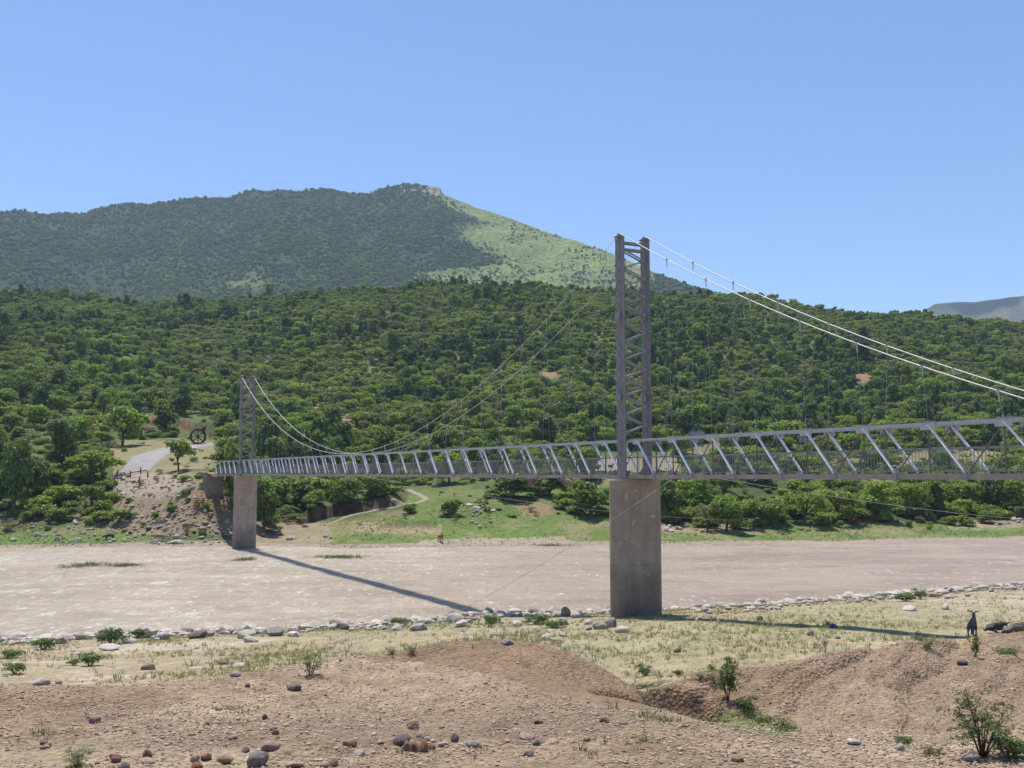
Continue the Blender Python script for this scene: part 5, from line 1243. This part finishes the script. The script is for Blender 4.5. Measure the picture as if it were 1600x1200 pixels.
X = np.concatenate([X[ok], [p.x for p in ext]]); Y = np.concatenate([Y[ok], [p.y for p in ext]])
blades('weeds', X, Y, rng.gamma(4, 0.010, len(X)) + 0.03, 8, mat_island('weed_blade', (0.11, 0.15, 0.04), (0.26, 0.27, 0.11), 0.8, 0.3), 'sparse green weeds between the stones of the gravel slope', 'weeds', 6)
n = 14000; x = rng.uniform(-60, 1680, n); u, _ = ray(x, 845); d0 = np.interp(u, UG, RD[R_FAR]); d1 = np.interp(u, UG, RD[R_GRASS])
Y = d0 + 0.5 + (d1 + 5 - d0) * rng.random(n); X = u * Y; ok = (rng.random(n) < np.clip(0.5 + 2 * fbm(X / 6, Y / 6, 211, 3), 0.1, 1)) & ((x > 500) | (x < 190))
blades('turf_grass', X[ok], Y[ok], rng.gamma(4, 0.026, ok.sum()) + 0.05, 9, mat_island('turf_blade', (0.10, 0.17, 0.035), (0.22, 0.29, 0.075), 0.8, 0.35), 'grazed green turf along the far water line', 'grass', 7)
def reeds(x, y, wpx, dpx, label):
    u, v = ray(x, y); d = WATER_Z / v; X0, Y0 = float(u * d), float(d); W = wpx * Y0 / F; D = dpx * Y0 * Y0 / (F * 8.5)
    g = np.random.default_rng(int(x)); n = int(60 + W * 40); X = X0 + g.normal(0, W * 0.24, n); Y = Y0 + g.normal(0, D * 0.25, n) + (X - X0) * 0.05
    m = n * 8; s = g.gamma(4, 0.035, n) + 0.05; cx = np.repeat(X, 8) + g.normal(0, 0.25, m); cyy = np.repeat(Y, 8) + g.normal(0, 0.25, m); hgt = np.repeat(s, 8) * g.uniform(0.5, 1.2, m); a = g.uniform(0, 6.28, m); w = hgt * 0.12; z = np.full(m, WATER_Z - 0.12)
    V = np.stack([np.stack([cx - np.cos(a) * w, cyy - np.sin(a) * w, z], -1), np.stack([cx + np.cos(a) * w, cyy + np.sin(a) * w, z], -1), np.stack([cx + g.normal(0, .3, m) * hgt, cyy + g.normal(0, .3, m) * hgt, z + 0.1 + hgt], -1)], 1).reshape(-1, 3)
    tag(link('reed_bed', mesh_np('reed_bed', V - np.array([X0, Y0, WATER_Z]), np.arange(3 * m).reshape(m, 3)), MATS.get('reed_blade') or mat_island('reed_blade', (0.10, 0.14, 0.04), (0.22, 0.25, 0.09), 0.8, 0.3), None, (X0, Y0, WATER_Z)), label, 'reeds')
reeds(133, 884, 80, 8, 'drowned green reed bed in the river, larger of the two up-river'); reeds(200, 884, 44, 5, 'smaller drowned reed bed at the down-river end of the larger one'); reeds(383, 875, 36, 5, 'small patch of reeds in the river before the pale pier'); reeds(530, 871, 90, 5, 'long reed strip in the river beside the start of the bridge shadow'); reeds(857, 852, 70, 3, 'thin reed strip along the far water line near the brown cow')

# ------------------------------------------------------------------ animals
M_HIDE = {'black': mat_noisy('black_hide', (0.018, 0.015, 0.016), (0.045, 0.038, 0.038), 6, 0.65, 0.004), 'grey': mat_noisy('grey_brown_hide', (0.075, 0.06, 0.058), (0.16, 0.135, 0.125), 5, 0.75, 0.004), 'brown': mat_noisy('red_brown_hide', (0.20, 0.10, 0.055), (0.30, 0.16, 0.09), 4, 0.75, 0.004), 'roan': mat_noisy('pinkish_roan_hide', (0.24, 0.15, 0.115), (0.34, 0.22, 0.175), 4, 0.75, 0.004)}
def skin_body(chains, radii, mat, name, parent):
    """one continuous body grown over a skeleton of joints"""
    me = bpy.data.meshes.new(name); keys = list(radii); idx = {k: i for i, k in enumerate(keys)}
    V = [radii[k][0] for k in keys]; E = [(idx[a], idx[b]) for a, b in chains]; me.from_pydata(V, E, []); o = link(name, me)
    md = o.modifiers.new('skin', 'SKIN'); md.use_smooth_shade = True
    for k, sv_ in zip(keys, me.skin_vertices[0].data):
        r = radii[k][1]; sv_.radius = (r, r) if not hasattr(r, '__len__') else r; sv_.use_root = (k == 'hip')
    o.modifiers.new('sub', 'SUBSURF').levels = 2; o.modifiers['sub'].render_levels = 2
    dg = bpy.context.evaluated_depsgraph_get(); m2 = bpy.data.meshes.new_from_object(o.evaluated_get(dg)); o.modifiers.clear(); o.data = m2; m2.materials.clear(); m2.materials.append(mat); m2.polygons.foreach_set('use_smooth', np.full(len(m2.polygons), True)); o.parent = parent; return o
def quadruped(name, label, cat, loc, yaw, sc, hide, pose='stand', head=(0.50, 0, 0.84), group=None, horns=True):
    """about 0.85 m long, 0.6 m at the shoulder; x is forward"""
    root = empty(name, loc, yaw); root.scale = (sc,) * 3; tag(root, label, cat, group); hd = Vector(head)
    if pose == 'stand':
        J = {'hip': ((-0.30, 0, 0.50), (0.105, 0.125)), 'loin': ((-0.12, 0, 0.48), (0.125, 0.135)), 'ribs': ((0.10, 0, 0.47), (0.14, 0.145)), 'chest': ((0.28, 0, 0.50), (0.105, 0.13)), 'neck': (((0.36 + hd.x * 0.1), 0, 0.5 * (0.56 + hd.z) - 0.02), 0.066), 'poll': (hd[:], 0.056), 'nose': ((hd + Vector((0.15, 0, -0.075)))[:], 0.034),
             'tail': ((-0.42, 0, 0.56), 0.022), 'tailtip': ((-0.47, 0, 0.50), 0.013)}
        ch = [('hip', 'loin'), ('loin', 'ribs'), ('ribs', 'chest'), ('chest', 'neck'), ('neck', 'poll'), ('poll', 'nose'), ('hip', 'tail'), ('tail', 'tailtip')]
        for sg, nm in ((-1, 'a'), (1, 'b')):
            J['sti' + nm] = ((-0.25, sg * 0.085, 0.34), 0.062); J['hock' + nm] = ((-0.36, sg * 0.085, 0.21), 0.028); J['hfoot' + nm] = ((-0.32, sg * 0.085, 0.025), 0.024)
            J['elb' + nm] = ((0.27, sg * 0.075, 0.33), 0.048); J['kne' + nm] = ((0.285, sg * 0.075, 0.17), 0.027); J['ffoot' + nm] = ((0.29, sg * 0.075, 0.025), 0.025)
            ch += [('hip', 'sti' + nm), ('sti' + nm, 'hock' + nm), ('hock' + nm, 'hfoot' + nm), ('chest', 'elb' + nm), ('elb' + nm, 'kne' + nm), ('kne' + nm, 'ffoot' + nm)]
    else:
        J = {'hip': ((-0.30, 0, 0.17), (0.13, 0.135)), 'loin': ((-0.12, 0, 0.18), (0.15, 0.15)), 'ribs': ((0.10, 0, 0.185), (0.15, 0.155)), 'chest': ((0.28, 0, 0.18), (0.11, 0.13)), 'neck': ((0.40, hd.y * 0.5, 0.5 * (0.22 + hd.z)), 0.066), 'poll': (hd[:], 0.056), 'nose': ((hd + Vector((0.14, 0.02, -0.07)))[:], 0.034),
             'tail': ((-0.43, 0, 0.16), 0.022), 'tailtip': ((-0.47, 0.03, 0.10), 0.013)}
        ch = [('hip', 'loin'), ('loin', 'ribs'), ('ribs', 'chest'), ('chest', 'neck'), ('neck', 'poll'), ('poll', 'nose'), ('hip', 'tail'), ('tail', 'tailtip')]
        for sg, nm in ((-1, 'a'), (1, 'b')):
            J['sti' + nm] = ((-0.14, sg * 0.17, 0.10), 0.062); J['hock' + nm] = ((-0.32, sg * 0.20, 0.04), 0.03); J['hfoot' + nm] = ((-0.14, sg * 0.22, 0.03), 0.024)
            J['elb' + nm] = ((0.25, sg * 0.12, 0.09), 0.048); J['kne' + nm] = ((0.38, sg * 0.12, 0.045), 0.028); J['ffoot' + nm] = ((0.26, sg * 0.13, 0.03), 0.025)
            ch += [('hip', 'sti' + nm), ('sti' + nm, 'hock' + nm), ('hock' + nm, 'hfoot' + nm), ('chest', 'elb' + nm), ('elb' + nm, 'kne' + nm), ('kne' + nm, 'ffoot' + nm)]
    skin_body(ch, J, M_HIDE[hide], 'body', root)
    for sg in (-1, 1):
        mb = MB(); b = hd + Vector((-0.01, sg * 0.04, 0.025))
        mb.tube([b, b + Vector((-0.01, sg * 0.08, 0.02)), b + Vector((-0.015, sg * 0.165, 0.04))], 0.032, 6, True, 0.016); mb.build('ear', M_HIDE[hide], root, smooth=True)
        if horns:
            mb = MB(); b = hd + Vector((-0.015, sg * 0.022, 0.045)); mb.tube([b, b + Vector((-0.05, sg * 0.02, 0.06)), b + Vector((-0.12, sg * 0.035, 0.07))], 0.014, 6, True, 0.005); mb.build('horn', M_HIDE['grey'], root, smooth=True)
    return root
def yaw_of(dx, dy): return math.atan2(dy, dx)
g0 = hit(1523, 996, 31); quadruped('goat', 'dark goat standing with its back to us on the clay mound', 'goat', g0 + Vector((0, 0.15, -0.02)), yaw_of(0.55, 0.83), 0.9, 'grey', 'stand', (0.40, 0.0, 0.83), 'goats resting on the clay mound', False)
g1 = hit(1562, 990, 32); quadruped('goat', 'dark brown goat lying at the up-river end of the resting goats', 'goat', g1 + Vector((0.0, 0.35, 0.0)), yaw_of(0.85, 0.5), 0.95, 'black', 'lie', (0.47, -0.1, 0.25), 'goats resting on the clay mound', False)
g2 = hit(1584, 993, 32); quadruped('goat', 'lighter grey-brown goat lying in front of the other resting goats', 'goat', g2 + Vector((0.05, 0.1, 0.0)), yaw_of(0.9, 0.3), 1.0, 'grey', 'lie', (0.47, 0.08, 0.24), 'goats resting on the clay mound', False)
g3 = hit(1606, 991, 32); quadruped('goat', 'black goat lying behind the lighter one, cut by the photo edge', 'goat', g3 + Vector((0.1, 0.45, 0.0)), yaw_of(0.8, -0.4), 1.0, 'black', 'lie', (0.46, 0.0, 0.36), 'goats resting on the clay mound', False)
c0 = hit(171, 846, 100); quadruped('calf', 'small black animal grazing on the far shore grass among grey boulders', 'calf', c0, yaw_of(-1, 0.1), 1.55, 'black', 'stand', (0.52, 0.0, 0.36), None, False)
c1 = hit(688, 848, 100); quadruped('cow', 'reddish brown cow on the sandy spit of the far water line', 'cow', c1, yaw_of(0.35, -0.9), 1.6, 'brown', 'stand', (0.50, 0.0, 0.62), None, True)
c2 = hit(246, 849, 100); quadruped('cow', 'pinkish brown cow half hidden among the boulders of the far shore', 'cow', c2 + Vector((0, 0.4, 0)), yaw_of(0.95, 0.3), 1.75, 'roan', 'stand', (0.52, 0.0, 0.42), None, False)

# ------------------------------------------------------------------ things about the road and the homestead
M_WOOD = mat_noisy('dark_weathered_wood', (0.035, 0.028, 0.024), (0.075, 0.06, 0.05), 6, 0.9, 0.01)
p = hit(309, 694, 100); k = p.y / F; rr = 12.2 * k
reel = tag(empty('cable_reel', (p.x, p.y, p.z + rr * 0.96), math.atan2(p.y, p.x) - math.pi / 2 + 0.12), 'big dark spoked cable reel standing on its rim beside the white boulders', 'cable reel')
for yy in (-0.55, 0.55):
    mb = MB(); n = 36
    for kx in range(n):
        a0, a1 = 2 * math.pi * kx / n, 2 * math.pi * (kx + 1) / n
        mb.bar((rr * 0.9 * math.cos(a0), yy, rr * 0.9 * math.sin(a0)), (rr * 0.9 * math.cos(a1), yy, rr * 0.9 * math.sin(a1)), 0.12, rr * 0.19, (math.cos((a0 + a1) / 2), 0, math.sin((a0 + a1) / 2)))
    mb.build('rim', M_WOOD, reel)
    for kx in range(8):
        mb = MB(); a0 = 2 * math.pi * kx / 8; mb.bar((0.12 * rr * math.cos(a0), yy, 0.12 * rr * math.sin(a0)), (rr * 0.82 * math.cos(a0), yy, rr * 0.82 * math.sin(a0)), 0.09, 0.12, (0, 1, 0)); mb.build('spoke', M_WOOD, reel)
mb = MB(); mb.tube([(0, -0.66, 0), (0, 0.66, 0)], rr * 0.16, 14); mb.build('hub', M_WOOD, reel, smooth=False)
for (x, y, l) in ((183, 745, 'wooden stump post nearest the bright bushy tree'), (203, 746, 'thick stump post at the lower edge of the gravel road'), (220, 741, 'thin post in the middle of the road end'), (231, 746, 'post beside a white stone at the road end'), (218, 754, 'lowest stump post on the bare slope below the road')):
    q = hit(x, y, 100); mb = MB(); lean = random.uniform(-0.1, 0.1); mb.tube([(0, 0, -0.2), (lean * 0.5, 0, 0.45), (lean, 0, 0.95)], 0.13, 8, True, 0.10); o = mb.build('wooden_post', M_BARK, None, q, smooth=True); tag(o, l.replace('nearest', 'beside'), 'post', 'posts closing the end of the gravel road')
# vehicles
M_TYRE = mat_noisy('tyre_rubber', (0.02, 0.02, 0.02), (0.035, 0.035, 0.035), 6, 0.9, 0.002)
M_GLASS = mat_noisy('car_glass', (0.02, 0.025, 0.03), (0.03, 0.035, 0.04), 2, 0.08, 0.0, 0.0, spec=0.8)
M_LAMP = mat_noisy('lamp_lens', (0.6, 0.6, 0.58), (0.7, 0.7, 0.68), 3, 0.2, 0.0)
def car(name, label, cat, loc, yaw, prof, glass, paint_, L, Wd, wheels, wr):
    root = tag(empty(name, loc, yaw), label, cat)
    mb = MB(); mb.prism(prof, Wd); b = mb.build('body', paint_, root, bevel=0.04)
    for gp in glass:
        for sg in (-1, 1): mb = MB(); mb.prism(gp, 0.012, Matrix.Translation((0, sg * (Wd / 2 + 0.003), 0))); mb.build('side_window', M_GLASS, root)
    zt = max(z for x, z in prof)
    for wx in wheels:
        for sg in (-1, 1):
            mb = MB(); mb.tube([(wx, sg * (Wd / 2 - 0.17), wr), (wx, sg * (Wd / 2 + 0.02), wr)], wr, 18); w = mb.build('wheel', M_TYRE, root)
            mb = MB(); mb.tube([(wx, sg * (Wd / 2), wr), (wx, sg * (Wd / 2 + 0.03), wr)], wr * 0.6, 14); o = mb.build('rim', M_BRIGHT, w)
    for sg in (-1, 1):
        mb = MB(); mb.box((L / 2 - 0.02, sg * Wd * 0.36, 0.68), (0.08, 0.30, 0.14)); mb.build('headlight', M_LAMP, root)
    return root
M_SILVER = mat_noisy('silver_blue_paint', (0.30, 0.34, 0.42), (0.34, 0.38, 0.46), 1, 0.3, 0.0, 0.3, spec=0.6); M_VAN = mat_noisy('pale_blue_paint', (0.42, 0.48, 0.54), (0.46, 0.52, 0.58), 1, 0.35, 0.0, 0.0, spec=0.5)
q = hit(208, 683, 100)
car('parked_car', 'silver-blue saloon car parked behind the broad tree at the road top', 'car', (q.x, q.y, q.z), yaw_of(1, 0.15), [(-2.1, 0.28), (-2.12, 0.85), (-1.95, 0.98), (-1.35, 1.02), (-0.85, 1.42), (0.35, 1.45), (1.0, 1.02), (1.95, 0.85), (2.15, 0.68), (2.15, 0.28)],
    [[(-1.15, 1.02), (-0.78, 1.34), (-0.25, 1.36), (-0.25, 1.02)], [(-0.18, 1.02), (-0.18, 1.36), (0.30, 1.37), (0.78, 1.02)]], M_SILVER, 4.3, 1.7, (-1.32, 1.35), 0.31)
q = hit(1247, 693, 150)
car('parked_minibus', 'pale blue minibus half hidden behind the top chord of the deck', 'minibus', (q.x, q.y, q.z), yaw_of(1, -0.1), [(-2.3, 0.3), (-2.35, 1.2), (-2.25, 1.95), (1.3, 2.0), (1.85, 1.25), (2.3, 1.05), (2.35, 0.3)],
    [[(-2.1, 1.2), (-2.1, 1.75), (-1.1, 1.77), (-1.1, 1.2)], [(-1.0, 1.2), (-1.0, 1.77), (0.1, 1.8), (0.1, 1.2)], [(0.2, 1.2), (0.2, 1.8), (1.15, 1.8), (1.62, 1.2)]], M_VAN, 4.7, 1.75, (-1.45, 1.45), 0.33)
# thatched round huts
M_THATCH = mat_noisy('grey_thatch', (0.42, 0.345, 0.31), (0.56, 0.475, 0.43), 5, 0.95, 0.05, stretch=(6, 6, 0.8)); M_PLASTER = mat_noisy('pale_mud_plaster', (0.40, 0.35, 0.29), (0.52, 0.46, 0.39), 2, 0.9, 0.01); M_DOOR = mat_noisy('door_boards', (0.06, 0.045, 0.035), (0.1, 0.08, 0.06), 4, 0.7, 0.005)
M_TIP = mat_noisy('white_roof_cap', (0.7, 0.7, 0.68), (0.8, 0.8, 0.78), 3, 0.6, 0.002); M_TIN = mat_noisy('pinkish_sheet_roof', (0.34, 0.26, 0.235), (0.43, 0.34, 0.305), 1.2, 0.6, 0.004)
def hut(x, y, wpx, hpx, label):
    q = hit(x, y, 150); k = q.y / F; Rw = wpx * k / 2; Hh = hpx * k; zw = Hh * 0.48
    root = tag(empty('thatched_hut', (q.x, q.y + Rw, q.z - 0.1), math.atan2(-q.y, -q.x)), label, 'hut', 'thatched huts on the far slope')
    mb = MB(); mb.lathe([(Rw * 0.8, -0.6), (Rw * 0.8, zw)], 28); mb.build('wall', M_PLASTER, root, smooth=True)
    mb = MB(); mb.lathe([(Rw * 1.02, zw - 0.22), (Rw, zw + 0.02), (Rw * 0.5, zw + (Hh - zw) * 0.55), (0.10, Hh)], 28); rf = mb.build('roof', M_THATCH, root, smooth=True)
    mb = MB(); mb.lathe([(0.28, Hh - 0.16), (0.22, Hh + 0.14), (0.05, Hh + 0.34)], 12); mb.build('roof_cap', M_TIP, rf, smooth=True)
    mb = MB(); mb.box((Rw * 0.8 - 0.02, 0, 0.85), (0.12, 0.8, 1.75)); mb.build('door', M_DOOR, root)
    mb = MB(); mb.box((Rw * 0.8 * math.cos(0.7) - 0.02, Rw * 0.8 * math.sin(0.7), 1.25), (0.14, 0.5, 0.5), Matrix.Rotation(0.7, 3, 'Z')); mb.build('window', M_GLASS, root)
hut(1090, 694, 35, 31, 'pale round hut with a pointed thatched roof and white tip, behind the deck'); hut(1183, 691, 26, 31, 'round hut with a pinkish thatched roof half lost behind trees')
q = hit(944, 743, 150); k = q.y / F; L = 82 * k; hw = 16 * k * 0.62; dp = 4.4
b = tag(empty('long_building', (q.x, q.y, q.z), 0.0), 'long low building with a pinkish sloping roof behind the tall tower', 'building')
mb = MB(); mb.box((0, dp / 2, hw / 2 - 0.4), (L, dp, hw + 0.8)); 
mb.prism([(-dp / 2, hw), (dp / 2, hw), (0, hw + 2.0)], 0.22, Matrix.Translation((-L / 2 + 0.11, dp / 2, 0)) @ Matrix.Rotation(math.pi / 2, 4, 'Z')); mb.prism([(-dp / 2, hw), (dp / 2, hw), (0, hw + 2.0)], 0.22, Matrix.Translation((L / 2 - 0.11, dp / 2, 0)) @ Matrix.Rotation(math.pi / 2, 4, 'Z'))
mb.build('wall', M_PLASTER, b)
mb = MB(); mb.bar((0, -0.9, hw - 0.35), (0, dp / 2, hw + 2.12), L + 0.7, 0.07, (0, 0, 1)); mb.bar((0, dp + 0.5, hw - 0.25), (0, dp / 2 + 0.03, hw + 2.12), L + 0.7, 0.07, (0, 0, 1)); mb.build('roof', M_TIN, b)
for kx in range(5): mb = MB(); mb.box((-L / 2 + 0.6 + kx * (L - 1.2) / 4, -0.75, hw / 2 - 0.45), (0.12, 0.12, hw + 0.45)); mb.build('veranda_post', M_WOOD, b)
mb = MB(); mb.box((L * 0.12, -0.02, 0.95), (0.9, 0.06, 2.0)); mb.build('door', M_DOOR, b)
for xx in (-0.3, 0.34): mb = MB(); mb.box((L * xx, -0.02, 1.3), (0.9, 0.06, 0.7)); mb.build('window', M_GLASS, b)
# blue bundle left in the bridge's shadow
q = hit(1303, 982); M_BLUE = mat_noisy('faded_blue_cloth', (0.05, 0.07, 0.17), (0.08, 0.105, 0.23), 8, 0.85, 0.01)
bm = bmesh.new(); bmesh.ops.create_icosphere(bm, subdivisions=4, radius=0.5)
for v in bm.verts:
    d = v.co.normalized(); n_ = float(fbm(np.array([d.x * 2.2 + d.z]), np.array([d.y * 2.2 - d.z]), 221, 3)[0]); v.co = d * (0.5 + 0.22 * n_ + 0.03 * math.sin(9 * d.x + 5 * d.y)); v.co.z = max(v.co.z * 0.72, -0.22)
me = bpy.data.meshes.new('cloth_bundle'); bm.to_mesh(me); bm.free(); me.polygons.foreach_set('use_smooth', np.full(len(me.polygons), True))
o = link('cloth_bundle', me, M_BLUE, None, q + Vector((0, 0.1, 0.05))); o.scale = (0.26, 0.24, 0.28); tag(o, 'small blue cloth bundle left in the bridge shadow on the bank', 'bundle')
